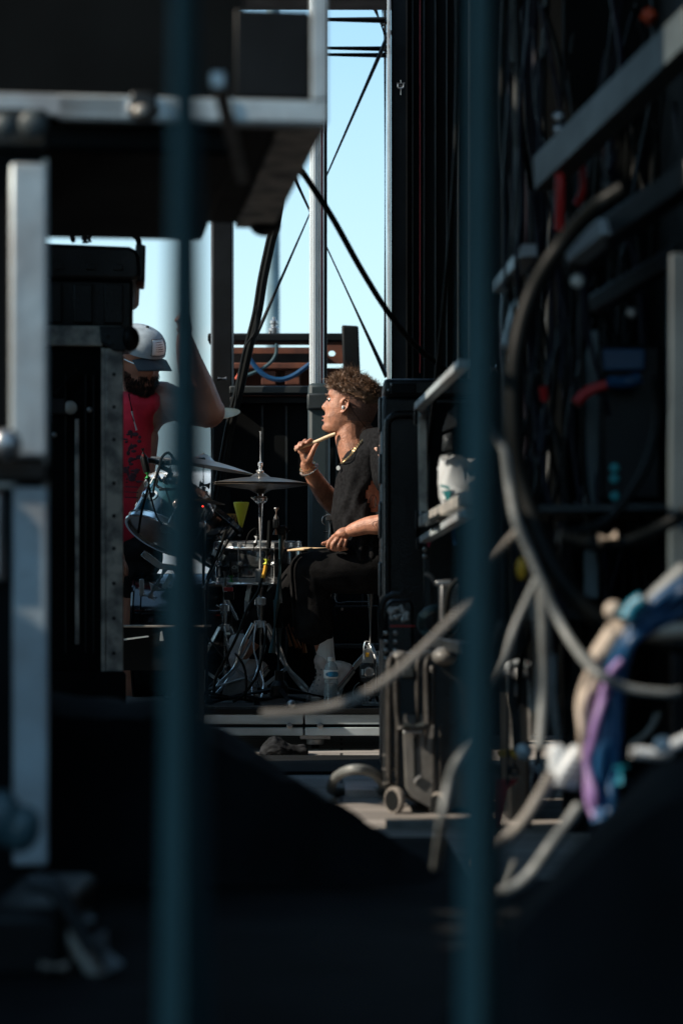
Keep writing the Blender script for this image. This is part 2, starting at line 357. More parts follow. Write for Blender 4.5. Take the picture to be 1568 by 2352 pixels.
# black rear screen behind the drummer
o = thing('rear_screen', 'black screen wall behind the drummer below the silver leg', 'screen', P(700, 1700, 11.2))
xa, xb = P(528, 0, 11.25).x, P(899, 0, 10.75).x
obj('panel', MB().box((xa, 11.3, 0), (xb, 11.36, P(0, 910, 11.3).z)), 'black_laminate', o)
obj('rail', MB().box((xa, 11.2, P(0, 904, 11.2).z), (xb, 11.3, P(0, 886, 11.2).z)), 'dark_grey_paint', o, bev=.006)
obj('rail', MB().box((xa, 11.24, P(0, 925, 11.2).z), (xb, 11.3, P(0, 909, 11.2).z)), 'black_paint', o, bev=.006)
mb = MB()
for q in (600, 655, 770, 830): mb.box((P(q, 0, 11.29).x, 11.285, .01), (P(q+5, 0, 11.29).x, 11.299, P(0, 930, 11.29).z))
obj('seam', mb, 'dark_grey_paint', o)
# steel truss
o = thing('steel_truss', 'black steel truss with horizontal chords and crossed diagonal braces against the sky', 'truss', P(890, 860, 11.6))
YT = 11.65
def chord(a, b, r, nm='chord', Y=YT, m='black_paint'): obj(nm, MB().tube([P(a[0], a[1], Y), P(b[0], b[1], Y)], S(r, Y), 12), m, o)
chord((300, 40), (888, 46), 7.5); chord((300, 105), (888, 112), 6); chord((300, 120), (888, 127), 6)
chord((884, 20), (884, 862), 4, 'post', YT+.12)
chord((896, 70), (556, 845), 5.6, 'brace', YT-.06); chord((640, 330), (888, 866), 5.6, 'brace', YT+.08)
chord((860, 18), (888, 90), 5, 'brace', YT+.02); chord((858, 18), (878, 60), 3, 'brace', YT+.12)
chord((878, 15), (878, 60), 3, 'brace', YT+.05)
mb = MB()
for q in (52, 108, 120): mb.tube([P(884, q, YT-.02), P(897, q, YT-.02)], S(8), 8)
obj('coupler', mb, 'dark_steel', o)
# thick cable in front of truss, out of focus
cable('guy_cable', [(688, 385, 7.3), (760, 495, 7.4), (830, 620, 7.6), (893, 720, 7.8), (960, 800, 8.0), (1040, 862, 8.2)], S(7.2, 7.5), 'cable_black', 'thick black cable slanting down across the sky to the black wall')
# silver leg
o = thing('telescopic_post', 'tall ribbed silver stage leg with red stripe in a dark green sleeve', 'leg', P(730, 1700, 10.9))
YL = 10.9; zl = P(0, 884, YL).z
cxp = P(724.5, 0, YL).x; rp = S(14, YL); obj('inner_post', MB().lathe([(rp, 0), (rp, 3.74-zl)], (cxp, YL, zl), n=28), 'silver_paint', o)
mb = MB()
for a in (215, 232, 250, 268, 286, 305): mb.tube([(cxp+rp*math.cos(math.radians(a)), YL+rp*math.sin(math.radians(a)), zl), (cxp+rp*math.cos(math.radians(a)), YL+rp*math.sin(math.radians(a)), 3.735)], .0016, 6)
obj('groove', mb, 'dark_grey_paint', o)
obj('red_stripe', MB().box((P(738.3, 0, YL).x, YL-.012, zl), (P(741.3, 0, YL).x, YL+.05, 3.735)), 'red_line', o)
obj('white_stripe', MB().box((P(741.5, 0, YL).x, YL-.016, zl), (P(744, 0, YL).x, YL+.05, 3.735)), 'silver_paint', o)
obj('rear_channel', MB().box((P(744.3, 0, YL).x, YL-.014, zl), (P(751, 0, YL).x, YL+.06, 3.735)), 'black_paint', o)
obj('sleeve', MB().box((P(707, 0, YL-.08).x, YL-.1, 0), (P(757, 0, YL-.08).x, YL+.12, zl)), 'dark_teal_paint', o, bev=.02)
obj('collar', MB().box((P(705, 0, YL-.1).x, YL-.115, P(0, 946, YL).z), (P(759, 0, YL-.1).x, YL+.13, P(0, 908, YL).z)), 'dark_grey_paint', o, bev=.01)
# black post at left
o = thing('stage_post', 'square black stage post with a pale edge left of the cable bundle', 'post', P(510, 1700, 10.9))
obj('post', MB().box((P(489, 0, 11.3).x, 11.3, 0), (P(533, 0, 11.3).x, 11.5, 3.74)), 'black_paint', o, bev=.006)
obj('edge_strip', MB().box((P(484, 0, 11.32).x, 11.32, 0), (P(488, 0, 11.32).x, 11.4, 3.73)), 'aluminium', o)
obj('clamp', MB().tube([P(500, 870, 11.27), P(520, 870, 11.27)], S(6)), 'steel', o)
# far pole, trailer, far vehicles
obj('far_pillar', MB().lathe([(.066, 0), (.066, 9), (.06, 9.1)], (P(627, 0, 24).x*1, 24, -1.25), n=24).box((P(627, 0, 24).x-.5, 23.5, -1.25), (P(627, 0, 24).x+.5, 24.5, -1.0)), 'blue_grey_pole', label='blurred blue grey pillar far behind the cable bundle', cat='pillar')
o = thing('flatbed_trailer', 'upturned rusty brown trailer bed with dark frame standing behind the stage', 'trailer', P(660, 1500, 12.6))
YF = 12.6
obj('frame_beam', MB().box((P(478, 0, YF).x, YF-.06, P(0, 788, YF).z), (P(800, 0, YF).x, YF+.1, P(0, 768, YF).z)), 'black_paint', o, bev=.01)
obj('back_panel', MB().box((P(484, 0, YF).x, YF+.2, P(0, 1100, YF).z), (P(748, 0, YF).x, YF+.25, P(0, 788, YF).z)), 'rust_paint', o)
mb = MB().prism([(748, 788), (790, 788), (790, 900), (748, 900)], YF+.2, .05)
mb = MB()
xs = [748, 760, 770, 790]; cxh, cyh, rh = 762, 812, 8
ri = [(cxh+rh*math.cos(t), cyh+rh*.8*math.sin(t)+0) for t in [2*math.pi*k/24 for k in range(24)]]
ou = []
for k in range(24):
    t = 2*math.pi*k/24; c_, s_ = math.cos(t), math.sin(t); m_ = max(abs(c_)/28, abs(s_)/24); ou.append((max(748, cxh+c_/m_), cyh+s_/m_))
mb.rings([[P(x, y, YF+.18) for x, y in ri], [P(x, y, YF+.18) for x, y in ou], [P(x, y, YF+.24) for x, y in ou], [P(x, y, YF+.24) for x, y in ri], [P(x, y, YF+.18) for x, y in ri]], cap=False)
mb.box((P(748, 0, YF).x, YF+.2, P(0, 1100, YF).z), (P(792, 0, YF).x, YF+.25, P(0, 836, YF).z))
obj('hole_plate', mb, 'rust_paint', o)
obj('dark_channel', MB().box((P(486, 0, YF).x, YF+.12, P(0, 832, YF).z), (P(745, 0, YF).x, YF+.195, P(0, 806, YF).z)), 'dark_brown_beam', o)  # darker brown strip across the back panel
mb = MB().box((P(486, 0, YF).x, YF-.02, P(0, 848, YF).z), (P(745, 0, YF).x, YF+.11, P(0, 834, YF).z))
obj('cross_rail', mb, 'rust_paint', o, bev=.005)
for q in (500, 600, 655): obj('gusset', MB().box((P(q, 0, YF).x, YF, P(0, 884, YF).z), (P(q+34, 0, YF).x, YF+.19, P(0, 850, YF).z)), 'rust_paint', o, bev=.005)
obj('end_post', MB().prism([(784, 746), (823, 748), (829, 900), (790, 900)], YF-.12, .2), 'black_paint', o, bev=.01)
obj('leg', MB().box((P(500, 0, YF).x, YF, -1.25), (P(530, 0, YF).x, YF+.15, P(0, 884, YF).z)), 'black_paint', o)
obj('leg', MB().box((P(760, 0, YF).x, YF, -1.25), (P(790, 0, YF).x, YF+.15, P(0, 900, YF).z)), 'black_paint', o)
o2 = thing('air_coupling', 'small silver air coupling standing on the trailer frame', 'coupling', P(629, 768, YF))
mb = MB().lathe([(.03, 0), (.03, .03), (.018, .04), (.018, .05), (.022, .055), (.022, .07), (.008, .08), (.008, .09), (0, .092)], P(629, 768, YF)).tube([P(620, 766, YF-.02), P(621, 760, YF-.02)], .01, 8)
obj('body', mb, 'steel', o2)
cable('air_hose', [(574, 790, YF-.09), (576, 808, YF-.09), (570, 828, YF-.09), (558, 848, YF-.09), (543, 872, YF-.09)], .012, 'cable_orange', 'orange air hose hanging on the rusty trailer bed', 'hose')
cable('air_hose', [(635, 788, YF-.1), (634, 812, YF-.1), (622, 832, YF-.1), (600, 848, YF-.1), (568, 862, YF-.1)], .009, 'cable_teal', 'thin teal air hose dropping from the coupling on the trailer', 'hose')
cable('air_hose', [(572, 822, YF-.12), (590, 846, YF-.12), (615, 866, YF-.12), (645, 872, YF-.12), (675, 862, YF-.12), (712, 836, YF-.12)], .013, 'cable_blue', 'blue air hose in a sagging loop across the trailer bed', 'hose')
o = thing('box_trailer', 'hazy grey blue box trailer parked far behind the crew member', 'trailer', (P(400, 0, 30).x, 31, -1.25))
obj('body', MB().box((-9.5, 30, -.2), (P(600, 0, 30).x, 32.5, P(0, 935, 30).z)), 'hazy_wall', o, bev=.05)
mb = MB()
for q in (-8.5, -7.6, -2.6): mb.lathe([(.48, -.15), (.5, -.12), (.5, .12), (.48, .15)], (q, 30.3, -.75), (0, 1, 0), 24)
obj('wheel', mb, 'black_plastic', o)
o = thing('delivery_van', 'white van side with a brown stripe seen past the red shirt', 'van', (P(360, 0, 22).x, 23, -1.25))
obj('body', MB().box((P(200, 0, 22).x, 22, -.8), (P(520, 0, 22).x, 24, P(0, 1082, 22).z)), 'white_trailer', o, bev=.12)
obj('side_stripe', MB().box((P(205, 0, 22).x, 21.98, P(0, 1160, 22).z), (P(515, 0, 22).x, 21.996, P(0, 1134, 22).z)), 'brown_stripe', o)
for q in (250, 480): obj('wheel', MB().lathe([(.3, -.1), (.34, -.08), (.34, .1)], (P(q, 0, 22).x, 22.1, -.91), (0, 1, 0), 24), 'black_plastic', o)
# cable bundle hanging
def bundle(offs, mat, r, label, nm='hanging_cable'):
    cable(nm, [(x+offs, y, Y) for x, y, Y in [(650, 330, 11.16), (640, 480, 11.16), (622, 560, 11.16), (605, 640, 11.16), (592, 720, 11.16), (572, 800, 11.16), (552, 890, 11.16), (530, 980, 11.16), (515, 1060, 11.16), (498, 1150, 11.16), (480, 1240, 11.16)]], r, mat, label, group='hanging cables in the bundle beside the black post')
bundle(0, 'cable_black', .013, 'thickest black cable of the bundle slanting down beside the black post'); bundle(-9, 'cable_black', .009, 'leftmost thin black cable of the slanting bundle')
bundle(7, 'cable_black', .007, 'rightmost thin black cable of the slanting bundle')
cable('hanging_cable', [(590, 700, 11.12), (586, 760, 11.12), (562, 800, 11.12), (548, 870, 11.12), (540, 940, 11.12)], .005, 'cable_black', 'thin black cable curving off the slanting bundle over the trailer')
# warning sign + funnel
o = thing('warning_sign', 'amber sign with black letters half hidden behind the tom drum', 'sign', P(520, 1230, 11.1))
obj('board', MB().box((P(497, 0, 11.1).x, 11.1, P(0, 1230, 11.1).z), (P(543, 0, 11.1).x, 11.11, P(0, 1180, 11.1).z)), 'amber_sign', o)
text('lettering', 'SEW', .036, 'ink', o, P(525, 1190, 11.095), (math.pi/2, 0, 0))
text('lettering', 'DE TT', .022, 'ink', o, P(525, 1199, 11.095), (math.pi/2, 0, 0))
o = thing('funnel', 'bright yellow plastic cone pointing down beside the amber sign', 'funnel', P(555, 1212, 11.05))
obj('cone', MB().lathe([(.004, 0), (.008, .01), (.036, .115), (.034, .118), (.006, .02)], P(554, 1213, 11.05), n=20), 'lemon_plastic', o)
obj('hanger', MB().tube([P(554, 1180, 11.05), P(554, 1150, 11.27)], .003, 6), 'black_plastic', o)

# ================================================================ RISER
o = thing('drum_riser', 'rolling drum riser with black top and two part aluminium edge on a caster', 'riser', (0, 10.4, 0))
xl, xr = P(150, 0, 9.5).x, P(1090, 0, 9.5).x; zt = RZ; zf = P(0, 1641, 9.5).z; zb = P(0, 1690, 9.5).z; xs = P(698, 0, 9.5).x
obj('deck_board', MB().box((xl, 9.5, zf+.002), (xr, 11.15, zt)), 'black_paint', o, bev=.003)
obj('carpet', MB().box((xl+.02, 9.53, zt), (P(742, 0, 9.5).x, 11.1, zt+.006)), 'carpet', o)
for a, b in ((xl, xs-.004), (xs+.004, xr)):
    e = obj('edge_rail', MB().box((a, 9.515, P(0, 1664, 9.5).z), (b, 9.6, zf)).box((a, 9.505, zb), (b, 9.6, P(0, 1671, 9.5).z)), 'riser_aluminium', o, bev=.003)
    obj('slot', MB().box((a, 9.53, P(0, 1671, 9.5).z), (b, 9.59, P(0, 1664, 9.5).z)), 'black_paint', e)
for q in (665, 735): obj('bolt', MB().lathe([(.006, 0), (.012, .002), (.012, .012)], P(q, 1667, 9.49), (0, 1, 0), 12), 'steel', o)
def caster(x, Y):
    c = obj('caster', MB().box((x-.06, Y-.04, zb-.018), (x+.06, Y+.06, zb)).lathe([(.034, -.04), (.036, -.018)], (x, Y, zb)), 'steel', o, bev=.002)
    obj('fork', MB().bar((x-.026, Y, zb-.03), (x-.026, Y, .018), .006, .04).bar((x+.026, Y, zb-.03), (x+.026, Y, .018), .006, .04), 'steel', c)
    obj('wheel', MB().lathe([(.026, -.016), (.031, -.012), (.031, .012), (.026, .016)], (x, Y, .031), (1, 0, 0), 28), 'black_plastic', c)
caster(P(723, 0, 9.5).x, 9.62); caster(P(180, 0, 9.5).x, 9.7); caster(P(1080, 0, 9.5).x, 9.7)
# towel: rumpled cloth
mb = MB(); rg = []
for i in range(26):
    t = i/25; r = []
    for k in range(26):
        a = 2*math.pi*k/26; h = (.036+.012*math.sin(t*7))*(math.sin(math.pi*min(1, max(0, t)))**.35)+.002
        y = math.cos(a)*(.09+.03*math.sin(5*t)); z = max(.002, math.sin(a)*h+h*.35); q = Vector((t*.185, y, z)); nz = noise.noise(q*28)*.012+noise.noise(Vector((t*5, k*.9, 2)))*.010
        r.append(q+Vector((0, nz*.6, abs(nz)))+P(596, 1725, 9.2)*1+Vector((0, 0, -P(596, 1725, 9.2).z)))
    rg.append(r)
obj('towel', mb.rings(rg), 'towel', label='crumpled dark grey towel on the deck left of the riser caster', cat='towel')

# ================================================================ DRUM KIT
def drum(name, label, c, axis, r, depth, shell, hoop, lugm, nl=8, head='clear_head', badge=None, lugr=.011, rodout=.012, hh=.022, label2=None, bottom='clear_head'):
    ax = Vector(axis).normalized(); c = Vector(c); a, b = frame(ax)
    o = thing(name, label, 'drum', c-ax*depth/2); h = depth/2
    obj('shell', MB().lathe([(r*.985, -h), (r, -h+.004), (r, h-.004), (r*.985, h)], c, ax, 48, cap=False), shell, o)
    for sgn, hm in ((1, head), (-1, bottom)):
        obj('drum_head', MB().lathe([(0, sgn*(h+.002)), (r*.97, sgn*(h+.002)), (r*1.01, sgn*(h-.006))], c, ax, 48, cap=False), hm, o)
        z = sgn*h; obj('hoop', MB().lathe([(r*1.0, z-hh*.5), (r+rodout, z-hh*.55), (r+rodout+.002, z-hh*.35), (r+.007, z-hh*.2), (r+.006, z+hh*.45), (r+.011, z+hh*.55), (r+.002, z+hh*.6), (r+.0, z-hh*.4)], c, ax, 48, cap=False), hoop, o)
    for i in range(nl):
        t = 2*math.pi*(i+.5)/nl; d = a*math.cos(t)+b*math.sin(t)
        l = obj('lug', MB().lathe([(0, r+.020), (lugr*.6, r+.019), (lugr*1.0, r+.014), (lugr*1.25, r+.006), (lugr*1.3, r-.001)], c, d, 16), lugm, o)
        obj('tension_rod', MB().tube([c+d*(r+rodout)-ax*(h+.004), c+d*(r+rodout)+ax*(h+.006)], .0035, 6).tube([c+d*(r+rodout)+ax*(h-.002), c+d*(r+rodout)+ax*(h+.012)], .0065, 6), hoop, l)
    if badge is not None:
        d = Vector(badge).normalized(); d = (d-ax*d.dot(ax)).normalized()
        bd = obj('badge', MB().lathe([(.024, r-.001), (.024, r+.003), (.018, r+.0045), (0, r+.004)], c, d, 20), 'silver', o)
        obj('badge_mark', MB().lathe([(.014, r+.0045), (.014, r+.006), (.009, r+.006), (.009, r+.0045)], c, d, 16).bar(c+d*(r+.006)-a*.008, c+d*(r+.006)+a*.006+ax*.01, .003, .002), 'ink', bd)
    return o
T1 = drum('rack_tom', 'dark teal rack tom with chrome hoop tilted beside the red shirt', P(392, 1183, 10.3), (.40, .36, .85), .150, .19, 'teal_lacquer', 'chrome', 'chrome', 6, bottom='clear_head', badge=(-.6, -.9, .3), lugr=.017, hh=.03)
T2 = drum('rack_tom', 'black rack tom tipped toward the drummer in front of the amber sign', P(458, 1214, 10.62), (.56, .1, .76), .155, .19, 'black_lacquer', 'black_nickel', 'black_nickel', 6, badge=(.3, -1, .1), lugr=.015)
BD = drum('bass_drum', 'glossy black bass drum lying on its side behind the left pole', P(425, 1463, 10.9), (1, 0, 0), .285, .40, 'black_lacquer', 'black_lacquer', 'chrome', 8, badge=(0, -.75, .75), lugr=.022, rodout=.02, hh=.04)
SN = drum('snare_drum', 'black chrome snare drum with square badge behind the hi-hat stand', P(592, 1292, 10.32), (.0, -.05, 1), .180, .150, 'black_nickel', 'chrome', 'chrome', 8, head='white_plastic', lugr=.009, rodout=.016, hh=.026)
SN.location += Vector((0, 0, 0))
cS = P(592, 1292, 10.32)
mb = MB().lathe([(.1805, -.006), (.184, -.004), (.184, .004), (.1805, .006)], cS-Vector((0, 0, .01)), (0, -.05, 1), 48, cap=False); obj('bead', mb, 'black_nickel', SN)
bdg = obj('badge', MB().box(P(528, 1316, 10.15)-Vector((0, .002, 0)), P(549, 1290, 10.15)+Vector((0, .004, 0)), rz=-.25), 'ink', SN, bev=.002)
mb = MB(); q0 = P(538.5, 1303, 10.142)
for i in range(10):
    t = 2*math.pi*i/10; mb.bar(q0+Vector((math.cos(t)*.004, 0, math.sin(t)*.004)), q0+Vector((math.cos(t)*.012, 0, math.sin(t)*.009)), .0012, .0012)
obj('badge_emblem', mb, 'silver', bdg)
def cymbal(name, label, c, axis, r, mat='dark_bronze', bell=.12, par=None, nm=None):
    pr = []; n = 14
    for i in range(n+1):
        t = i/n; rr = r*t; z = (.026*r/.2)*(1-t**1.6)+(.020*(r/.2))*max(0, 1-(t/.2)**2)
        pr.append((max(rr, .0004), z))
    pr2 = [(q, z-.0016) for q, z in pr][::-1]
    mb = MB().lathe(pr+pr2, c, axis, 56, cap=False)
    if par: return obj(nm, mb, mat, par)
    return obj(name, mb, mat, label=label, cat='cymbal')
def stand(o, x, Y, ztop, zleg, r1=.0125, r2=.0155, spread=.26, m='chrome', rot=0, feet='black_plastic', zc=None, double=True):
    zc = zc or (RZ+.30)
    obj('upper_tube', MB().tube([(x, Y, zc), (x, Y, ztop)], r1, 14), m, o)
    obj('base_tube', MB().tube([(x, Y, RZ+.07), (x, Y, zc)], r2, 14), m, o)
    obj('collar', MB().lathe([(r2+.004, 0), (r2+.008, .004), (r2+.008, .03), (r2+.003, .034)], (x, Y, zc-.01), n=16), m, o)
    obj('leg_collar', MB().lathe([(r2+.004, 0), (r2+.009, .003), (r2+.009, .03), (r2+.004, .033)], (x, Y, zleg-.02), n=16), m, o)
    for i in range(3):
        t = rot+2*math.pi*i/3; d = Vector((math.cos(t), math.sin(t), 0)); c = Vector((x, Y, 0)); sd = Vector((-d.y, d.x, 0))
        top = c+d*(r2+.008)+Vector((0, 0, zleg)); mid = c+d*(spread*.5)+Vector((0, 0, RZ+(zleg-RZ)*.45)); foot = c+d*spread+Vector((0, 0, RZ+.018))
        mb = MB()
        for s_ in ((-1, 1) if double else (0,)):
            w_ = .016*s_
            m1 = (top+mid)/2+sd*w_*1.5; m2 = (mid+foot)/2+sd*w_*1.5; mb.tube(cr([top+sd*w_, m1, mid+sd*w_*.3, m2, foot+sd*w_*.8], 4), .0085, 6, flat=.45, flatdir=sd)
        lg = obj('leg', mb, m, o, bev=.001)
        obj('brace', MB().bar(mid, c+Vector((0, 0, RZ+.075))+d*r2, .004, .014), m, lg)
        obj('foot', MB().lathe([(.012, -.03), (.014, -.02), (.011, .02), (.006, .026)], foot, (foot-mid).normalized()*-1, 12), feet, lg)
# hi-hat
YH = 10.0; hc = P(598, 1106, YH)
o = thing('hi_hat_stand', 'tall chrome hi-hat stand with its pedal and double braced legs', 'hi-hat stand', (hc.x, YH, RZ))
stand(o, hc.x, YH, P(0, 1132, YH).z, P(0, 1432, YH).z, .0125, .0165, .25, rot=.5, zc=P(0, 1385, YH).z)
obj('pull_rod', MB().tube([P(598, 1132, YH), P(598, 1062, YH)], .004, 8).tube([P(598, 1062, YH), P(598, 990, YH)], .0032, 8), 'chrome', o)
obj('clutch', MB().lathe([(.006, -.03), (.013, -.028), (.013, -.012), (.008, -.010), (.008, 0), (.014, .002), (.014, .012), (.007, .015), (.007, .03), (.010, .032), (.010, .045), (.004, .05)], P(598, 1088, YH), n=16), 'chrome', o)
obj('wing_screw', MB().tube([P(598, 1078, YH), P(590, 1082, YH-.01)], .004, 8), 'chrome', o)
obj('seat_cup', MB().lathe([(.013, -.03), (.028, -.02), (.030, -.008), (.024, 0)], P(598, 1140, YH), n=20), 'chrome', o)
obj('tube_clamp', MB().lathe([(.014, -.015), (.021, -.013), (.021, .013), (.014, .015)], P(598, 1148, YH), n=16).tube([P(598, 1148, YH-.02), P(584, 1146, YH-.02), P(577, 1142, YH-.02)], .0045, 8), 'chrome', o)
obj('tube_clamp', MB().lathe([(.0165, -.028), (.022, -.026), (.022, .026), (.0165, .028)], P(598, 1322, YH), n=16), 'steel', o)
pd = obj('pedal', MB().box((hc.x-.34, YH+.03, RZ+.004), (hc.x+.0, YH+.12, RZ+.012)).bar((hc.x-.32, YH+.075, RZ+.03), (hc.x-.03, YH+.075, RZ+.12), .08, .008), 'steel', o, bev=.002)
obj('heel_plate', MB().box((hc.x-.40, YH+.03, RZ+.012), (hc.x-.30, YH+.12, RZ+.028)), 'dark_steel', pd, bev=.003)
obj('chain', MB().tube([(hc.x-.03, YH+.075, RZ+.12), (hc.x, YH+.03, RZ+.16)], .006, 6), 'steel', pd)
o = thing('hi_hat_cymbals', 'pair of dark bronze hi-hat cymbals on the chrome stand left of the drummer', 'cymbals', P(598, 1112, YH))
axh = Vector((.01, -.03, 1))
cymbal('', '', P(598, 1104, YH)-Vector((0, 0, .008)), axh, .195, 'dark_bronze', par=o, nm='top_cymbal')
mb = MB(); pr = []
for i in range(13):
    t = i/12; pr.append((max(.195*t, .0004), -.022*(1-t**1.6)-.018*max(0, 1-(t/.22)**2)))
mb.lathe(pr+[(q, z-.0016) for q, z in pr][::-1], P(598, 1106, YH)-Vector((0, 0, .012)), axh, 56, cap=False)
obj('bottom_cymbal', mb, 'dark_bronze', o)
# crash on its stand
YC = 10.25; cc = P(466, 1070, YC)
cymbal('crash_cymbal', 'large thin crash cymbal seen edge on left of the hi-hat cymbals', cc, (.17, -.02, 1), S(121, YC), 'silver')
o = thing('cymbal_stand', 'steel cymbal stand carrying the large crash cymbal', 'cymbal stand', (cc.x, YC, RZ))
obj('upper_tube', MB().tube([P(467, 1130, YC), P(467, 1040, YC)], .005, 10), 'steel', o)
obj('tilter', MB().tube([P(458, 1112, YC-.02), P(482, 1116, YC-.02)], .015, 12).tube([P(467, 1045, YC), P(467, 1053, YC)], .009, 8), 'steel', o)
obj('middle_tube', MB().tube([P(468, 1118, YC), P(468, 1200, YC)], .010, 12).lathe([(.012, 0), (.019, .002), (.019, .02), (.012, .024)], P(468, 1140, YC)), 'steel', o)
obj('base_tube', MB().tube([P(468, 1200, YC), (cc.x, YC, RZ+.05)], .013, 12), 'dark_steel', o)
for t in (.3, 2.4, 4.5): obj('leg', MB().bar((cc.x, YC, RZ+.30), (cc.x+.24*math.cos(t), YC+.24*math.sin(t), RZ+.01), .02, .004), 'dark_steel', o)
cymbal('splash_cymbal', 'small dark splash cymbal above the black rack tom', P(478, 1152, 10.2), (.16, -.12, 1), S(40), 'dark_bronze')
cymbal('ride_cymbal', 'golden bronze cymbal tip showing past the bent elbow', P(484, 951, 10.99), (-.08, -.30, 1), S(68, 11.0), 'pale_bronze')
o = thing('cymbal_stand', 'dark cymbal stand hidden behind the bent elbow under the golden cymbal', 'cymbal stand', (P(486, 0, 11.1).x, 11.03, 0))
q = P(486, 945, 11.0); obj('upper_tube', MB().tube([q, (q.x, q.y, 1.0)], .008, 10), 'dark_steel', o); obj('base_tube', MB().tube([(q.x, q.y, 1.0), (q.x, q.y, RZ)], .014, 10), 'dark_steel', o)
for t in (.5, 2.6, 4.7): obj('leg', MB().bar((q.x, q.y, RZ+.3), (q.x+.22*math.cos(t), q.y-.02+.1*math.sin(t), RZ+.01), .02, .004), 'dark_steel', o)
# tom holder with chrome and white end
o = thing('tom_holder', 'chrome tom holder clamp with white cylinder end above the bass drum', 'tom holder', P(372, 1330, 10.35))
obj('clamp', MB().bar(P(328, 1270, 10.3), P(368, 1300, 10.3), .02, .028).bar(P(366, 1300, 10.3), P(400, 1304, 10.3), .03, .026), 'chrome', o, bev=.004)
obj('tube', MB().tube([P(384, 1300, 10.35), P(356, 1350, 10.35)], .016, 16), 'chrome', o)
obj('end_cap', MB().tube([P(357, 1345, 10.35), P(342, 1372, 10.35)], .030, 20), 'white_plastic', o)
obj('bracket', MB().bar(P(326, 1330, 10.4), P(326, 1370, 10.4), .02, .006), 'chrome', o, bev=.002); obj('bracket', MB().bar(P(394, 1320, 10.3), P(376, 1352, 10.3), .008, .02), 'chrome', o, bev=.002)
obj('post', MB().tube([P(400, 1304, 10.35), (P(430, 0, 10.5).x, 10.6, RZ+.5)], .012, 10), 'chrome', o)
obj('wing_nut', MB().tube(cr([P(388, 1340, 10.3), P(398, 1330, 10.3), P(396, 1345, 10.3), P(388, 1350, 10.3)], 4, True), .0035, 6, closed=True), 'chrome', o)
obj('wing_nut', MB().tube([P(330, 1366, 10.33), P(345, 1372, 10.33)], .008, 8).tube([P(352, 1370, 10.3), P(360, 1374, 10.3)], .008, 8), 'chrome', o)
# snare stand
o = thing('snare_stand', 'chrome snare basket stand with grey clamp sleeve under the snare', 'snare stand', P(566, 1600, 10.1)); YS = 10.3
for x0_, x1_ in ((520, 545), (615, 580), (566, 566)):
    obj('basket_arm', MB().bar(P(x1_, 1424, YS), P(x0_, 1372 if x0_ != 566 else 1380, YS-.03), .018, .005).bar(P(x0_, 1372 if x0_ != 566 else 1380, YS-.03), P(x0_-6 if x0_ < 566 else x0_+8, 1340, YS-.03), .018, .005), 'chrome', o, bev=.001)
obj('upper_tube', MB().tube([P(571, 1358, YS), P(566, 1425, YS)], .014, 14), 'chrome', o)
obj('sleeve', MB().tube([P(566, 1425, YS), P(560, 1458, YS)], .024, 18), 'steel', o)
obj('base_tube', MB().tube([P(560, 1458, YS), (P(556, 0, YS).x, YS, RZ+.04)], .013, 12), 'steel', o)
for t in (.9, 3.0, 5.1):
    q = Vector((P(557, 0, YS).x, YS, RZ+.22)); obj('leg', MB().bar(q, q+Vector((.2*math.cos(t), .2*math.sin(t), -.212)), .02, .004), 'chrome', o, bev=.001)
o = thing('cymbal_stand', 'low chrome stand base with double braced legs behind the hi-hat stand', 'cymbal stand', (P(516, 0, 10.6).x, 10.6, RZ))
stand(o, P(516, 0, 10.6).x, 10.6, P(0, 1290, 10.6).z, P(0, 1440, 10.6).z, .0115, .0145, .23, rot=1.1, zc=P(0, 1400, 10.6).z)
obj('wing_nut', MB().tube([P(508, 1396, 10.57), P(497, 1390, 10.57)], .005, 8), 'chrome', o)
o = thing('multi_clamp', 'chrome multi clamp with wing nuts between the two rack toms', 'clamp', P(500, 1290, 10.2))
obj('body', MB().bar(P(488, 1268, 10.2), P(516, 1282, 10.2), .022, .026), 'chrome', o, bev=.004)
obj('jaw', MB().tube([P(512, 1262, 10.19), P(507, 1300, 10.19)], .011, 12), 'chrome', o)
for q in (492, 503): obj('wing_nut', MB().tube([P(q, 1264, 10.17), P(q+2, 1256, 10.17)], .006, 8), 'chrome', o)
# drummer's spare: black tripod stand at his elbow
o = thing('folded_stand', 'black clamp stand with small knobs rising by the drummers elbow', 'stand', P(757, 1600, 10.5)); Yq = 10.5
obj('post', MB().tube([P(758, 1180, Yq), P(758, 1245, Yq)], .012, 12).tube([P(758, 1245, Yq), (P(758, 0, Yq).x, Yq, RZ)], .010, 10), 'black_nickel', o)
obj('head', MB().box(P(748, 1196, Yq-.02), P(768, 1182, Yq-.02)+Vector((0, .04, 0))).tube([P(750, 1182, Yq), P(750, 1174, Yq)], .004).tube([P(758, 1182, Yq), P(758, 1172, Yq)], .004).tube([P(766, 1182, Yq), P(766, 1174, Yq)], .004), 'black_nickel', o, bev=.003)
obj('knob', MB().tube(cr([P(752, 1184, Yq-.03), P(742, 1188, Yq-.03), P(741, 1200, Yq-.03), P(747, 1206, Yq-.03)], 4), .0035, 8), 'black_nickel', o)
obj('knob', MB().tube([P(752, 1222, Yq-.02), P(743, 1221, Yq-.02)], .006, 8), 'black_nickel', o)
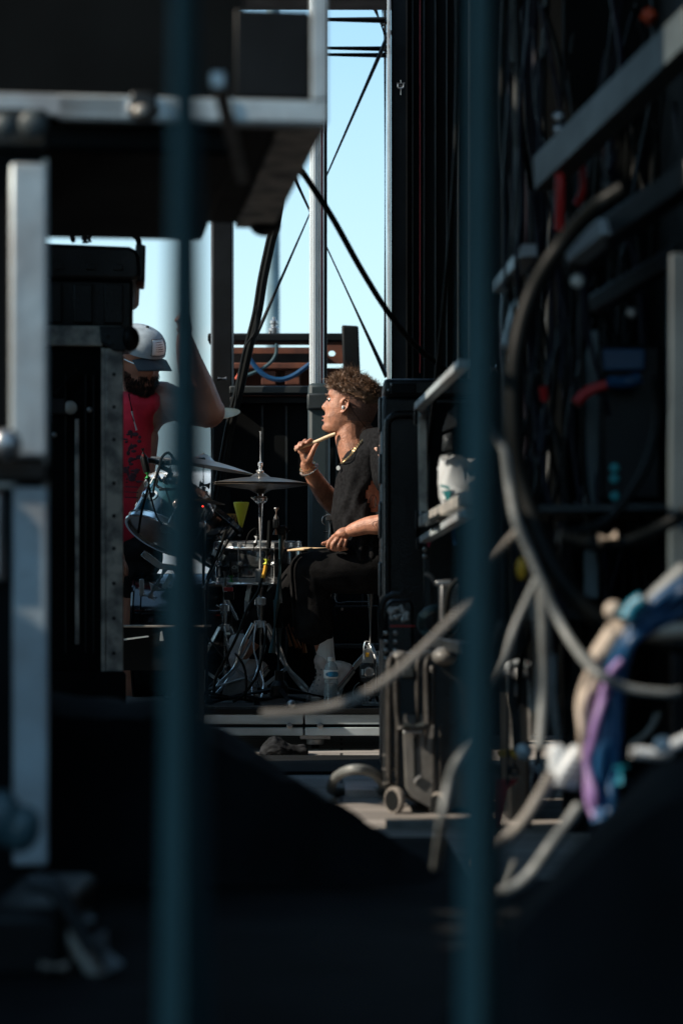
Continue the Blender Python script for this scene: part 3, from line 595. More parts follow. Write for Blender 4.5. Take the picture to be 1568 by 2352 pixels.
# microphones and their stands
YM = 9.72
o = thing('microphone_stand', 'tall dark green microphone stand with folded boom beside the drummers knee', 'microphone stand', (P(641, 0, YM).x, YM, RZ)); xm = P(641, 0, YM).x
obj('base_pole', MB().tube([(P(639, 0, YM).x, YM, RZ+.05), P(640, 1440, YM)], .0145, 14), 'cable_teal', o)
obj('grip', MB().tube([P(640, 1442, YM), P(641, 1385, YM)], .020, 14), 'black_plastic', o)
obj('upper_pole', MB().tube([P(641, 1385, YM), P(648, 1240, YM)], .011, 12), 'cable_teal', o)
obj('boom', MB().tube([P(647, 1230, YM-.03), P(637, 1385, YM-.03)], .0125, 12).tube([P(636, 1378, YM-.03), P(625, 1500, YM-.03)], .015, 12), 'cable_teal', o)
obj('joint', MB().box(P(640, 1240, YM-.04), P(656, 1206, YM-.04)+Vector((0, .05, 0))).tube([P(648, 1216, YM-.05), P(648, 1216, YM+.03)], .016, 14), 'black_plastic', o, bev=.005)
obj('knob', MB().tube([P(655, 1214, YM-.02), P(662, 1222, YM-.02)], .012, 10), 'black_plastic', o)
obj('hub', MB().lathe([(.03, 0), (.038, .01), (.036, .05), (.02, .07), (.018, .11)], (xm, YM, RZ+.035), n=18), 'black_plastic', o)
for t in (2.9, 4.9, .25):
    d = Vector((math.cos(t), math.sin(t)*.8, 0)); lg = obj('leg', MB().tube([Vector((xm, YM, RZ+.07))+d*.03, Vector((xm, YM, RZ+.02))+d*.28], .011, 10), 'black_plastic', o)
    obj('foot', MB().ell(Vector((xm, YM, RZ+.018))+d*.29, (.018, .018, .018)), 'steel' if t > 4 else 'black_plastic', lg)
o = thing('condenser_microphone', 'silver pencil condenser microphone pointing up in a clip above the knee', 'microphone', P(633, 1230, YM-.05))
obj('capsule', MB().tube([P(634, 1190, YM-.05), P(634.5, 1168, YM-.05), P(634.5, 1166, YM-.05)], [.0105, .0105, .0085], 18), 'silver', o)
obj('body', MB().tube([P(632, 1228, YM-.05), P(634, 1190, YM-.05)], .0105, 16), 'steel', o)
obj('clip', MB().box(P(627, 1214, YM-.07), P(640, 1192, YM-.07)+Vector((0, .04, 0))), 'black_plastic', o, bev=.004)
cable('microphone_cable', [(620, 1195, YM-.06), (619, 1215, YM-.06), (617, 1260, YM-.06)], .009, 'cable_black', 'short black cable plug beside the silver pencil microphone', 'cable')
o = thing('cable_connector', 'black cable connector with neon tape and yellow boot strapped to the hi-hat stand', 'connector', P(613, 1300, YM-.06))
obj('barrel', MB().tube([P(613, 1265, YM-.06), P(611, 1285, YM-.06)], .011, 12), 'black_plastic', o)
obj('tape', MB().tube([P(612, 1284, YM-.06), P(611, 1296, YM-.06)], .0135, 12), 'neon_tape', o)
obj('boot', MB().tube(cr([P(611, 1296, YM-.06), P(608, 1312, YM-.06), P(603, 1328, YM-.06)], 4), .008, 10), 'yellow', o)
cable('microphone_cable', [(603, 1326, YM-.06), (592, 1360, YM-.08), (568, 1400, YM-.1), (545, 1460, YM-.1), (520, 1510, YM-.08), (498, 1552, YM-.06), (490, 1590, YM)], .006, 'cable_black', 'black microphone cable slanting down in front of the hi-hat legs')
cable('microphone_cable', [(612, 1440, YM-.05), (606, 1490, YM-.08), (590, 1550, YM-.1), (560, 1595, YM-.1), (535, 1612, YM-.1)], .0055, 'cable_black', 'black cable running down along the hi-hat stand tube')
cable('microphone_cable', [(540, 1500, YM-.05), (560, 1530, YM-.06), (566, 1570, YM-.08), (563, 1605, YM-.05)], .005, 'cable_black', 'short black cable looped at the foot of the hi-hat legs')
o = thing('tom_microphone', 'black microphone with green tape hanging left of the teal rack tom', 'microphone', P(337, 1100, 10.05)); Yt = 10.05
obj('body', MB().tube([P(328, 1030, Yt), P(331, 1052, Yt), P(338, 1085, Yt)], [.009, .017, .014], 14), 'black_plastic', o)
obj('tape', MB().tube([P(338, 1085, Yt), P(340, 1098, Yt)], .0135, 14), 'green_tape', o)
obj('plug', MB().tube([P(340, 1098, Yt), P(343, 1114, Yt)], [.011, .007], 12), 'black_plastic', o)
text('lettering', 'SE', .012, 'cable_red', o, P(328, 1046, Yt-.02), (math.pi/2, 0, 0))
o = thing('microphone_boom', 'black goose neck boom arm reaching over the teal rack tom', 'boom arm', P(395, 1075, 10.1))
obj('arm', MB().tube(cr([P(335, 1056, 10.06), P(352, 1059, 10.08), P(372, 1064, 10.1), P(400, 1062, 10.15), P(470, 1056, 10.2)], 4), .011, 10), 'black_plastic', o)
mb = MB()
for q in (356, 366, 376, 386): mb.tube([P(q, 1060+(q-356)*.12, 10.09), P(q+4, 1061+(q-356)*.12, 10.09)], .016, 12)
obj('knuckle', mb, 'black_plastic', o)
cable('microphone_cable', [(342, 1112, Yt), (348, 1145, Yt), (360, 1185, Yt-.03), (373, 1205, Yt-.05)], .004, 'cable_black', 'thin black cable crossing the teal tom shell to its lug')
cable('microphone_cable', [(342, 1114, Yt), (335, 1140, Yt), (325, 1180, Yt), (318, 1225, Yt)], .005, 'cable_black', 'black cable dropping from the taped microphone beside the red shirt')
cable('microphone_cable', [(366, 1080, Yt), (372, 1052, Yt), (386, 1040, Yt), (398, 1052, Yt), (402, 1068, Yt)], .006, 'cable_black', 'black cable arched over the boom arm')
cable('microphone_cable', [(366, 1078, Yt), (358, 1100, Yt), (352, 1130, Yt)], .005, 'cable_black', 'black cable hanging from the arch to the teal tom')
cable('microphone_cable', [(380, 1118, Yt), (390, 1150, Yt), (404, 1185, Yt), (425, 1215, Yt)], .0035, 'cable_black', 'thin black cable lying over the front of the teal tom')
o = thing('microphone_clamp', 'black rim clamp with metal hooks on top of the teal rack tom', 'clamp', P(385, 1120, 10.1))
obj('hook', MB().tube(cr([P(366, 1075, 10.1), P(362, 1090, 10.08), P(372, 1104, 10.06), P(380, 1096, 10.06)], 5), .007, 8).tube(cr([P(362, 1100, 10.1), P(360, 1115, 10.1), P(372, 1122, 10.1)], 5), .006, 8), 'black_nickel', o)
obj('arm', MB().bar(P(370, 1072, 10.1), P(394, 1084, 10.1), .025, .02).bar(P(394, 1084, 10.1), P(380, 1112, 10.1), .02, .022).tube([P(394, 1056, 10.05), P(390, 1082, 10.05)], .006, 8), 'black_plastic', o, bev=.003)
obj('base', MB().bar(P(366, 1124, 10.1), P(410, 1124, 10.1), .03, .012).ell(P(396, 1104, 10.08), (.022, .022, .018)), 'black_nickel', o, bev=.002)
o = thing('snare_microphone', 'slim microphone with white body band leaning over the snare rim', 'microphone', P(585, 1265, 9.95))
obj('capsule', MB().tube([P(591, 1218, 9.95), P(589, 1236, 9.95)], [.005, .009], 12), 'black_plastic', o)
obj('body', MB().tube([P(590, 1232, 9.95), P(587, 1247, 9.95)], .012, 14), 'white_plastic', o)
obj('tail', MB().tube([P(587, 1247, 9.95), P(580, 1266, 9.95)], [.012, .008], 14), 'black_plastic', o)
cable('microphone_cable', [(590, 1215, 9.96), (584, 1214, 9.96), (572, 1225, 9.96), (565, 1245, 9.96), (563, 1256, 9.97)], .0025, 'cable_black', 'very thin cable arching from the snare microphone')
o = thing('clip_microphone', 'clip on microphone with green tape and red block below the snare', 'microphone', P(530, 1355, 9.95))
obj('stem', MB().tube([P(517, 1312, 9.95), P(517, 1345, 9.95)], .009, 12), 'steel', o)
obj('tape', MB().tube([P(531, 1322, 9.95), P(531, 1337, 9.95)], .013, 12), 'green_tape', o)
obj('plug', MB().tube([P(530, 1290, 9.95), P(531, 1324, 9.95)], [.007, .012], 12), 'black_plastic', o)
obj('block', MB().box(P(514, 1358, 9.94), P(535, 1349, 9.94)+Vector((0, .03, 0))), 'red_plastic', o, bev=.002)
obj('housing', MB().box(P(514, 1378, 9.94), P(537, 1359, 9.94)+Vector((0, .035, 0))), 'black_plastic', o, bev=.004)
obj('indicator_lamp', MB().lathe([(.004, 0), (.004, .004), (0, .006)], P(452+14, 1163, 10.1), (0, -1, 0), 10), 'led_red', T2)
# boom cable left of snare
cable('microphone_cable', [(520, 1215, 10.0), (505, 1260, 10.0), (488, 1300, 10.0), (476, 1330, 10.0), (468, 1400, 10.0), (474, 1480, 10.0), (470, 1560, 10.0), (478, 1615, 9.9)], .006, 'cable_black', 'black cable hanging along the front of the black rack tom')
o = thing('boom_stand', 'black boom stand arm slanting behind the left pole below the tom', 'microphone stand', P(470, 1612, 9.95))
obj('arm', MB().tube([P(524, 1240, 9.9), P(472, 1345, 9.9)], .008, 10), 'dark_steel', o); obj('counterweight', MB().tube([P(478, 1334, 9.9), P(468, 1352, 9.9)], .011, 10), 'steel', o)
obj('post', MB().tube([P(474, 1345, 9.95), (P(474, 0, 9.95).x, 9.95, RZ+.03)], .011, 10), 'dark_steel', o)
for t in (.4, 2.3, 4.4): q = Vector((P(474, 0, 9.95).x, 9.95, RZ+.05)); obj('leg', MB().tube([q, q+Vector((.22*math.cos(t), .2*math.sin(t), -.04))], .009, 8), 'black_plastic', o)
# stage clamps on the deck edge and lying stand pieces
cable('microphone_cable', [(480, 1600, 9.7), (520, 1604, 9.75), (560, 1596, 9.8), (600, 1606, 9.7), (650, 1600, 9.85), (700, 1608, 9.8)], .007, 'cable_black', 'black cable lying along the riser front edge under the stands')
# stick bag with sticks
o = thing('stick_bag', 'black stick bag hanging behind the drummers knee', 'bag', P(675, 1560, 10.25))
mb = MB(); rg = []
for t, w_ in ((0, .05), (.25, .062), (.7, .06), (1, .052)):
    rg.append([P(690, 1590-t*120, 10.35)+Vector((w_*math.cos(a), .03*math.sin(a), 0)) for a in [2*math.pi*k/16 for k in range(16)]])
obj('pouch', mb.rings(rg), 'black_fabric', o)
for i, (x0_, y0_, x1_, y1_) in enumerate(((652, 1420, 668, 1485), (656, 1418, 682, 1488), (672, 1440, 690, 1490), (690, 1452, 698, 1500), (697, 1454, 702, 1500))):
    lb = ['leftmost orange drumstick leaning in the stick bag', 'second orange drumstick leaning in the stick bag', 'middle orange drumstick in the stick bag', 'fourth orange drumstick in the stick bag by the trouser hem', 'rightmost orange drumstick in the stick bag by the trouser hem'][i]
    obj('drumstick', MB().tube([P(x0_, y0_, 10.27), P(x1_, y1_, 10.27)], [.006, .008], 10), 'orange_wood', label=lb, cat='drumstick', group='drumsticks in the stick bag')
# throne
o = thing('drum_throne', 'black drum throne with chrome tripod leg under the drummer', 'stool', P(845, 1600, 10.1)); xt = P(850, 0, 10.1).x
obj('seat', MB().lathe([(0, 0), (.15, .005), (.18, .03), (.18, .07), (.15, .095), (0, .1)], (xt, 10.1, P(0, 1350, 10.1).z), n=32), 'black_plastic', o)
obj('post', MB().tube([(xt, 10.1, RZ+.1), (xt, 10.1, P(0, 1350, 10.1).z)], .014, 14), 'chrome', o)
for i, (ex, ey) in enumerate(((795, 10.0), (905, 10.0), (860, 10.4))):
    lg = obj('leg', MB().bar(P(852, 1500, 10.0), P(835, 1506, 10.0), .016, .02).bar(P(835, 1506, 10.0), P(790, 1560, 9.98), .016, .02).bar(P(790, 1560, 9.98), (P(775, 0, 9.95).x, 9.95, RZ+.01), .016, .02) if i == 0 else MB().bar((xt, 10.1, RZ+.25), (P(ex, 0, ey).x, ey, RZ+.01), .02, .01), 'chrome', o, bev=.002)
# amplifier case behind
o = thing('amp_case', 'low black equipment case behind the drummers shin', 'case', P(815, 1480, 10.7))
obj('body', MB().box(P(767, 1478, 10.75), P(868, 1390, 10.75)+Vector((0, .25, 0))), 'black_laminate', o, bev=.01)
obj('handle', MB().tube(cr([P(768, 1360, 10.7), P(768, 1378, 10.7), P(778, 1386, 10.7), P(800, 1383, 10.7), P(850, 1383, 10.7)], 5), .0045, 8), 'dark_steel', o)
obj('foot_rail', MB().box(P(760, 1490, 10.72), P(870, 1479, 10.72)+Vector((0, .2, 0))), 'dark_grey_paint', o, bev=.003)
obj('plinth', MB().box((P(762, 0, 10.8).x, 10.8, RZ), (P(870, 0, 10.8).x, 11.0, P(0, 1491, 10.8).z)), 'black_laminate', o)
obj('badge', MB().box(P(783, 1402, 10.74), P(788, 1396, 10.74)+Vector((0, .004, 0))), 'silver', o)
# double pedal gear at the right
o = thing('bass_pedal', 'grey and chrome drum pedal machine with round gauge right of the sneaker', 'pedal', P(845, 1612, 9.8)); Yp = 9.75
obj('cowl', MB().prism([(831, 1515), (834, 1497), (840, 1488), (846, 1487), (852, 1494), (857, 1510), (858, 1524), (830, 1524)], Yp, .04), 'steel', o, bev=.004)
obj('housing', MB().prism([(829, 1524), (850, 1524), (855, 1532), (854, 1560), (848, 1570), (830, 1567), (825, 1552), (825, 1534)], Yp-.01, .05), 'dark_steel', o, bev=.004)
obj('gauge', MB().lathe([(.020, 0), (.022, .006), (.017, .008), (.016, .003), (0, .003)], P(847, 1544, Yp-.01), (.2, -1, 0), 24), 'chrome', o)
mb = MB()
for q in (829.5, 836): mb.box(P(q, 1551, Yp-.013), P(q+4.5, 1537, Yp-.013)+Vector((0, .003, 0)))
obj('switch', mb, 'aluminium', o)
text('lettering', 'TWIST', .009, 'aluminium', o, P(836, 1556, Yp-.013), (math.pi/2, 0, 0))
obj('sticker', MB().box(P(839, 1509, Yp-.002), P(847, 1499, Yp-.002)+Vector((0, .002, 0))), 'yellow', o)
mb = MB()
for q in (1580, 1585, 1590, 1595, 1600): mb.tube([P(834, q, Yp), P(853, q-1, Yp)], .0022, 6)
obj('spring', mb, 'chrome', o)
obj('frame', MB().bar(P(870, 1495, Yp+.02), P(868, 1618, Yp+.02), .006, .01).bar(P(864, 1495, Yp+.02), P(862, 1618, Yp+.02), .006, .01).tube(cr([P(850, 1475, Yp), P(838, 1475, Yp), P(835, 1500, Yp), P(838, 1515, Yp)], 4), .003, 6).bar(P(836, 1478, Yp), P(862, 1505, Yp), .004, .004), 'chrome', o)
obj('clamp', MB().tube([P(858, 1592, Yp), P(872, 1592, Yp)], .018, 12).tube(cr([P(850, 1612, Yp), P(852, 1600, Yp), P(862, 1598, Yp), P(868, 1612, Yp)], 5), .006, 8), 'black_nickel', o)
obj('base_plate', MB().box((P(832, 0, Yp).x, Yp-.02, RZ+.003), (P(872, 0, Yp).x, Yp+.2, RZ+.012)), 'steel', o)
obj('post', MB().box(P(836, 1612, Yp+.01), P(839, 1566, Yp+.01)+Vector((0, .01, 0))).box(P(843, 1612, Yp+.01), P(850, 1600, Yp+.01)+Vector((0, .01, 0))), 'steel', o)
o2 = cable('microphone_cable', [(826, 1567, Yp), (816, 1575, Yp), (810, 1590, Yp), (814, 1604, Yp), (826, 1612, Yp-.05)], .0022, 'cable_grey', 'thin pale cable curling from the drum pedal machine')
# left side tray of the riser: equipment desk
o = thing('work_table', 'low black table with tan edge in front of the crew member', 'table', P(340, 1600, 9.3)); 
obj('top', MB().box((P(240, 0, 9.3).x, 9.3, P(0, 1441, 9.3).z), (P(470, 0, 9.3).x, 9.8, P(0, 1436, 9.3).z)), 'cable_tan', o, bev=.002)
obj('apron', MB().box((P(245, 0, 9.3).x, 9.31, P(0, 1540, 9.3).z), (P(468, 0, 9.3).x, 9.49, P(0, 1441.3, 9.3).z)), 'black_laminate', o)
obj('bracket', MB().prism([(368, 1452), (372, 1449), (376, 1472), (367, 1472)], 9.29, .015), 'aluminium', o); obj('bracket', MB().prism([(284, 1467), (340, 1460), (342, 1463), (284, 1471)], 9.28, .015), 'aluminium', o)
obj('leg', MB().box((P(250, 0, 9.3).x, 9.32, 0), (P(262, 0, 9.3).x, 9.36, P(0, 1540, 9.3).z)).box((P(455, 0, 9.3).x, 9.32, 0), (P(467, 0, 9.3).x, 9.36, P(0, 1540, 9.3).z)), 'black_paint', o)
# black box added, hidden mostly behind the road case; shades the lower kit
o = thing('leg_shade_box', 'tall black box added behind the road case at left to shade the lower kit', 'sunshade', (-1.35, 9.65, RZ))
obj('box_body', MB().box((-1.55, 9.2, RZ), (-1.12, 10.2, RZ+1.14)), 'black_laminate', o, bev=.01)
obj('box_front', MB().box((-1.53, 9.185, RZ+.03), (-1.14, 9.199, RZ+1.10)), 'black_fabric', o)
# water bottle
o = thing('water_bottle', 'clear plastic water bottle with blue and white label at the sneakers heel', 'bottle', (P(760, 0, 9.62).x, 9.62, RZ))
xb_, zb_ = P(760, 0, 9.62).x, RZ; pr = [(.022, .001), (.027, .004), (.028, .012)]
for i in range(11):
    z = .018+i*.0085; pr += [(.0285, z), (.0268, z+.004)]
pr += [(.028, .116), (.028, .150), (.027, .156), (.021, .172), (.013, .182), (.012, .186)]
obj('bottle', MB().lathe(pr+[(r_*.93, z_) for r_, z_ in pr[::-1]]+[(.0, .004)], (xb_, 9.62, zb_), n=32, cap=False), 'clear_plastic', o)
obj('water', MB().lathe([(0, .006)]+[(r_*.90, z_+.004) for r_, z_ in pr[2:22]]+[(0, .1)], (xb_, 9.62, zb_), n=24, cap=False), 'clear_water', o)
lb = obj('label_band', MB().lathe([(.0286, .117), (.0290, .118), (.0290, .149), (.0286, .150)], (xb_, 9.62, zb_), n=32, cap=False), 'label_white', o)
mb = MB(); fr = []
for i in range(20):
    t = -2.35+i*.115; hgt = .011*math.sqrt(max(0, 1-((i-9.5)/10)**2)); fr.append([Vector((xb_+.0294*math.cos(t), 9.62+.0294*math.sin(t), zb_+.133-hgt)), Vector((xb_+.0294*math.cos(t), 9.62+.0294*math.sin(t), zb_+.133+hgt))])
obj('label_wave', mb.rings(fr, closed=False, cap=False), 'label_blue', lb)
obj('cap', MB().lathe([(.013, 0), (.0135, .002), (.0135, .013), (.012, .015), (0, .015)], (xb_, 9.62, zb_+.186), n=20), 'white_plastic', o)
# ================================================================ PEOPLE
def lerp(tab, x):
    if x <= tab[0][0]: return tab[0][1]
    for (a, p), (b, q) in zip(tab, tab[1:]):
        if x <= b: t = (x-a)/(b-a); t = t*t*(3-2*t)*.35+t*.65; return p+(q-p)*t
    return tab[-1][1]
U = .0018
FRONT = [(-64, 14), (-62, 24), (-58, 40), (-53, 47), (-45, 49), (-38, 45), (-30, 46), (-24, 47), (-18, 44), (-10, 43), (0, 42), (10, 41), (18, 39), (25, 41.5), (33, 41), (40, 37), (52, 32), (62, 22), (70, 8), (74, 0)]
BACK = [(-64, 20), (-50, 46), (-40, 56), (-20, 66), (0, 72), (20, 75), (40, 72), (55, 62), (66, 44), (74, 8)]
HALF = [(-64, 12), (-60, 18), (-55, 24), (-45, 30), (-30, 36), (-15, 40), (0, 42), (20, 43), (40, 42), (52, 37), (62, 28), (70, 15), (74, 3)]
NOSE = [(-17, 0), (-12, 3), (-7, 9), (-2, 13.5), (2, 12.5), (8, 8.5), (16, 4.5), (22, 1.5), (25, 0)]
def head(mb, B, s=1.0, beard=0):            # B maps (forward, side, up) in head units to the world
    rg = []; M_ = 56
    us = [-64+138*i/62 for i in range(63)]
    for u in us:
        f, b, h, nz = lerp(FRONT, u), lerp(BACK, u), lerp(HALF, u), lerp(NOSE, u); r = []
        for k in range(M_):
            t = -math.pi+2*math.pi*k/M_; c, sn = math.cos(t), math.sin(t)
            x = (f if c > 0 else b)*(abs(c)**.92)*(1 if c > 0 else -1); y = h*(1 if sn > 0 else -1)*abs(sn)**.85
            x += nz*math.exp(-(y/(6.2 if u > 8 else 8.5))**2)*(c > 0)
            if c > 0:
                x -= 5.5*math.exp(-((abs(y)-17)/8)**2-((u-15)/6.5)**2)        # eye sockets
                x += 2.2*math.exp(-((abs(y)-15)/11)**2-((u-25)/4)**2)        # brow
                x += 3.2*math.exp(-(y/13)**2-((u+23.5)/2.6)**2)+3.6*math.exp(-(y/12)**2-((u+32)/2.8)**2)   # lips
                x -= 2.2*math.exp(-(y/13)**2-((u+27.6)/1.4)**2)
                x += 2.2*math.exp(-(y/14)**2-((u+50)/6)**2)                   # chin
                x += 2.0*math.exp(-((abs(y)-26)/9)**2-((u+1)/9)**2)           # cheekbone
            r.append(B(x*s, y*s, u*s))
        rg.append(r)
    mb.rings(rg)
    for sd in (-1, 1):                                                       # ears
        rr = []
        pts = [(1, 43, -12), (3, 45, -14), (-3, 48, -11), (-9, 50, -3), (-12, 51, 6), (-10, 51, 14), (-3, 49, 17), (3, 46, 13), (4, 44, 6)]
        mb.tube(cr([B(x*s, y*s*sd, z*s) for x, y, z in pts], 4), .0042*s, 8)
        mb.tube(cr([B(x*s, y*s*sd, z*s) for x, y, z in [(-2, 43, -9), (-6, 45, -2), (-7, 46, 6), (-3, 45, 12)]], 3), .0048*s, 8)
def basis(o, f, up, side):
    f, up, side = Vector(f).normalized(), Vector(up), Vector(side)
    up = (up-f*up.dot(f)).normalized(); sd = up.cross(f).normalized()
    if sd.dot(side) < 0: sd = -sd
    o = Vector(o); return lambda x, y, z: o+(f*x+sd*y+up*z)*U
# ---- drummer
YD = 9.9
o = thing('person', 'drummer in black sleeveless knit shirt seated behind the hi-hat, holding a stick to his chin', 'person', (P(840, 0, YD).x, YD, RZ)); DR = o
Bd = basis(P(793, 937, YD), (-1, .10, .075), (.0, 0, 1), (0, -1, 0))
body = MB(); head(body, Bd)
def D(x, y, d=0): return P(x, y, YD+d)
body.caps([D(812, 952), D(805, 985), D(808, 1015), D(824, 1052)], [.062, .063, .066, .078], 20)
body.caps([D(828, 985, -.0), D(846, 1020, 0)], [.042, .07], 16)
# trunk
def ringtab(tab, grow=0, n=40, wob=0, sq=.9):
    rg = []
    for i in range(len(tab)-1):
        for j in range(5 if i < len(tab)-2 else 6):
            t = j/5; a, b = tab[i], tab[i+1]; y, xl, xr, dp, cy = [a[k]+(b[k]-a[k])*t for k in range(5)]
            c = D((xl+xr)/2, y, cy); hx = S((xr-xl)/2, YD)+grow; hy = dp+grow; r = []
            for k in range(n):
                q = 2*math.pi*k/n; cx_, sy_ = math.cos(q), math.sin(q)
                v = Vector((hx*(1 if cx_ > 0 else -1)*abs(cx_)**sq, hy*(1 if sy_ > 0 else -1)*abs(sy_)**sq, 0)); p = c+v
                if wob:
                    g = p*1; amp = wob*min(1, max(.15, (y-1050)/90))
                    fold = math.sin((g.x*70-g.y*34+g.z*14+3.4*noise.noise(g*5)))*.55+math.sin((g.x*120+g.y*25-g.z*30+3.5*noise.noise(g*7+Vector((3, 1, 2)))))*.35+noise.noise(g*16)*.5
                    p += v.normalized()*fold*amp
                r.append(p)
            rg.append(r)
    return rg
TT = [(994, 856, 884, .05, 0), (1004, 842, 892, .11, 0), (1016, 834, 899, .155, 0), (1028, 818, 904, .180, 0), (1040, 797, 908, .19, 0), (1055, 788, 911, .195, 0), (1075, 782, 914, .19, 0), (1100, 777, 915, .18, 0), (1150, 771, 914, .165, 0), (1200, 770, 910, .16, 0), (1240, 772, 908, .17, 0), (1292, 782, 912, .185, 0)]
body.rings(ringtab(TT, -.010))
# far raised arm
body.caps([D(838, 1050, .17), D(815, 1110, .24), D(783, 1172, .22)], [.055, .050, .044], 16)
body.caps([D(783, 1172, .22), D(752, 1142, .17), D(728, 1108, .11), D(704, 1068, .06)], [.043, .045, .037, .0265], 18)
# near arm
body.caps([D(884, 1040, -.17), D(912, 1110, -.25), D(925, 1178, -.25)], [.065, .054, .046], 16)
body.caps([D(925, 1182, -.25), D(880, 1203, -.24), D(845, 1207, -.22), D(808, 1218, -.19)], [.045, .043, .036, .027], 18)
# raised hand
rot = Matrix.Rotation(math.radians(-8), 3, 'Y')
body.ell(D(704, 1046, .035), (.027, .024, .044), rot)
body.ell(D(699, 1032, .03), (.030, .022, .026), rot)
FG = []
def finger(pts, r0=.0092, r1=.0072): body.caps([D(*q) for q in pts], [r0+(r1-r0)*i/(len(pts)-1) for i in range(len(pts))], 10)
finger([(711, 1036, .03), (716, 1018, .03), (714, 1010, .0), (704, 1017, -.014)])
finger([(703, 1032, .03), (703, 1014, .035), (699, 1013, .0), (692, 1024, -.012)])
finger([(695, 1034, .03), (692, 1020, .035), (688, 1019, .0), (685, 1030, -.010)])
finger([(688, 1038, .03), (684, 1028, .035), (680, 1026, .004), (680, 1034, -.008)], .008, .0065)
finger([(708, 1056, .01), (716, 1042, -.006), (722, 1028, -.010), (729, 1018, -.004)], .0125, .0085)
# resting hand
body.ell(D(787, 1227, -.185), (.040, .022, .026), Matrix.Rotation(math.radians(-28), 3, 'Y'))
body.ell(D(772, 1236, -.185), (.026, .028, .020), Matrix.Rotation(math.radians(-28), 3, 'Y'))
finger([(768, 1232, -.205), (757, 1243, -.212), (753, 1255, -.205), (762, 1261, -.19)], .0095, .0078)
finger([(775, 1238, -.212), (765, 1250, -.218), (764, 1261, -.205), (773, 1263, -.19)], .0095, .0078)
finger([(784, 1242, -.212), (777, 1254, -.216), (777, 1262, -.205), (785, 1263, -.19)], .0092, .0074)
finger([(794, 1242, -.208), (790, 1254, -.212), (791, 1261, -.2), (797, 1261, -.19)], .0085, .0068)
finger([(782, 1232, -.165), (765, 1238, -.155), (752, 1246, -.155), (742, 1249, -.16)], .0115, .0085)
# shins and ankles inside the trousers and socks
body.caps([D(712, 1315, -.12), D(722, 1400, -.115), D(744, 1500, -.10), D(756, 1560, -.1)], [.045, .045, .030, .030], 14)
body.caps([D(862, 1296, -.08), D(780, 1304, -.12), D(712, 1312, -.12)], [.07, .06, .045], 14)
body.caps([D(862, 1300, .1), D(760, 1306, .18), D(702, 1314, .22), D(640, 1400, .22), D(560, 1500, .2)], [.07, .06, .045, .042, .030], 14)
body.ell(D(852, 1285, 0), (.09, .13, .08))
obj('body', body, 'skin', o, remesh=.0036, smooth=2)
# eyes, brows, lips
for sd in (-1, 1):
    e = obj('eye', MB().ell(Bd(34, 16*sd, 14.5), (.0112, .0112, .0112)), 'silver', o)
    obj('iris', MB().ell(Bd(41.2, 16*sd, 15.2), (.002, .0045, .0045)), 'ink', e)
    obj('eyelid', MB().tube(cr([Bd(37, 22*sd, 14), Bd(41, 18*sd, 18.5), Bd(41, 12*sd, 17)], 4), .0016, 6), 'skin', e)
    obj('eyebrow', MB().tube(cr([Bd(38, 25*sd, 25), Bd(45, 16*sd, 27.5), Bd(46.5, 8*sd, 26)], 5), .0026, 6, flat=.7), 'hair', o)
for u, hw, x in ((-23.5, 10, 46.5), (-32, 9, 46.5)):
    obj('lip', MB().tube(cr([Bd(x-4, -hw, u), Bd(x+2.6, -4, u+.6), Bd(x+3, 0, u), Bd(x+2.6, 4, u+.6), Bd(x-4, hw, u)], 4), [.0012+.0022*math.sin(math.pi*i/16) for i in range(17)], 8), 'lip', o)
# hair: short faded sides, curly top
def shell(B, u0, u1, grow, skip=None, n=48, rows=30):
    rg = []
    for i in range(rows+1):
        u = u0+(u1-u0)*i/rows; f, b, h = lerp(FRONT, u)+grow, lerp(BACK, u)+grow, lerp(HALF, u)+grow; r = []
        for k in range(n):
            t = -math.pi+2*math.pi*k/n; c, sn = math.cos(t), math.sin(t)
            r.append((((f if c > 0 else b)*(abs(c)**.92)*(1 if c > 0 else -1)), h*(1 if sn > 0 else -1)*abs(sn)**.85, u))
        rg.append(r)
    mb = MB(); v = [q for r in rg for q in r]; f = []
    for i in range(rows):
        for k in range(n):
            q = (i*n+k, i*n+(k+1) % n, (i+1)*n+(k+1) % n, (i+1)*n+k); c = [sum(v[j][a] for j in q)/4 for a in range(3)]
            if skip and skip(c): continue
            f.append(q)
    f.append(tuple(rows*n+k for k in range(n)))
    return mb.add([B(*q) for q in v], f)
def fade_skip(c): return not (c[2] > 26-(c[0] < -8)*60+max(0, (c[0]-2))*.55 and c[0] < 26 or c[2] > 48)
fd = shell(Bd, -30, 74, .9, fade_skip); obj('shaved_sides', fd, 'stubble_hair', o)
hm = MB()
def hair_root():
    while True:
        u = R.uniform(24, 74); t = R.uniform(-math.pi, math.pi); c, sn = math.cos(t), math.sin(t); f, b, h = lerp(FRONT, u), lerp(BACK, u), lerp(HALF, u)
        x = (f if c > 0 else b)*(abs(c)**.92)*(1 if c > 0 else -1); y = h*(1 if sn > 0 else -1)*abs(sn)**.85
        lim = min(41, max(7, 26+.5*x))
        if u > lim+R.uniform(-3, 3): return x, y, u
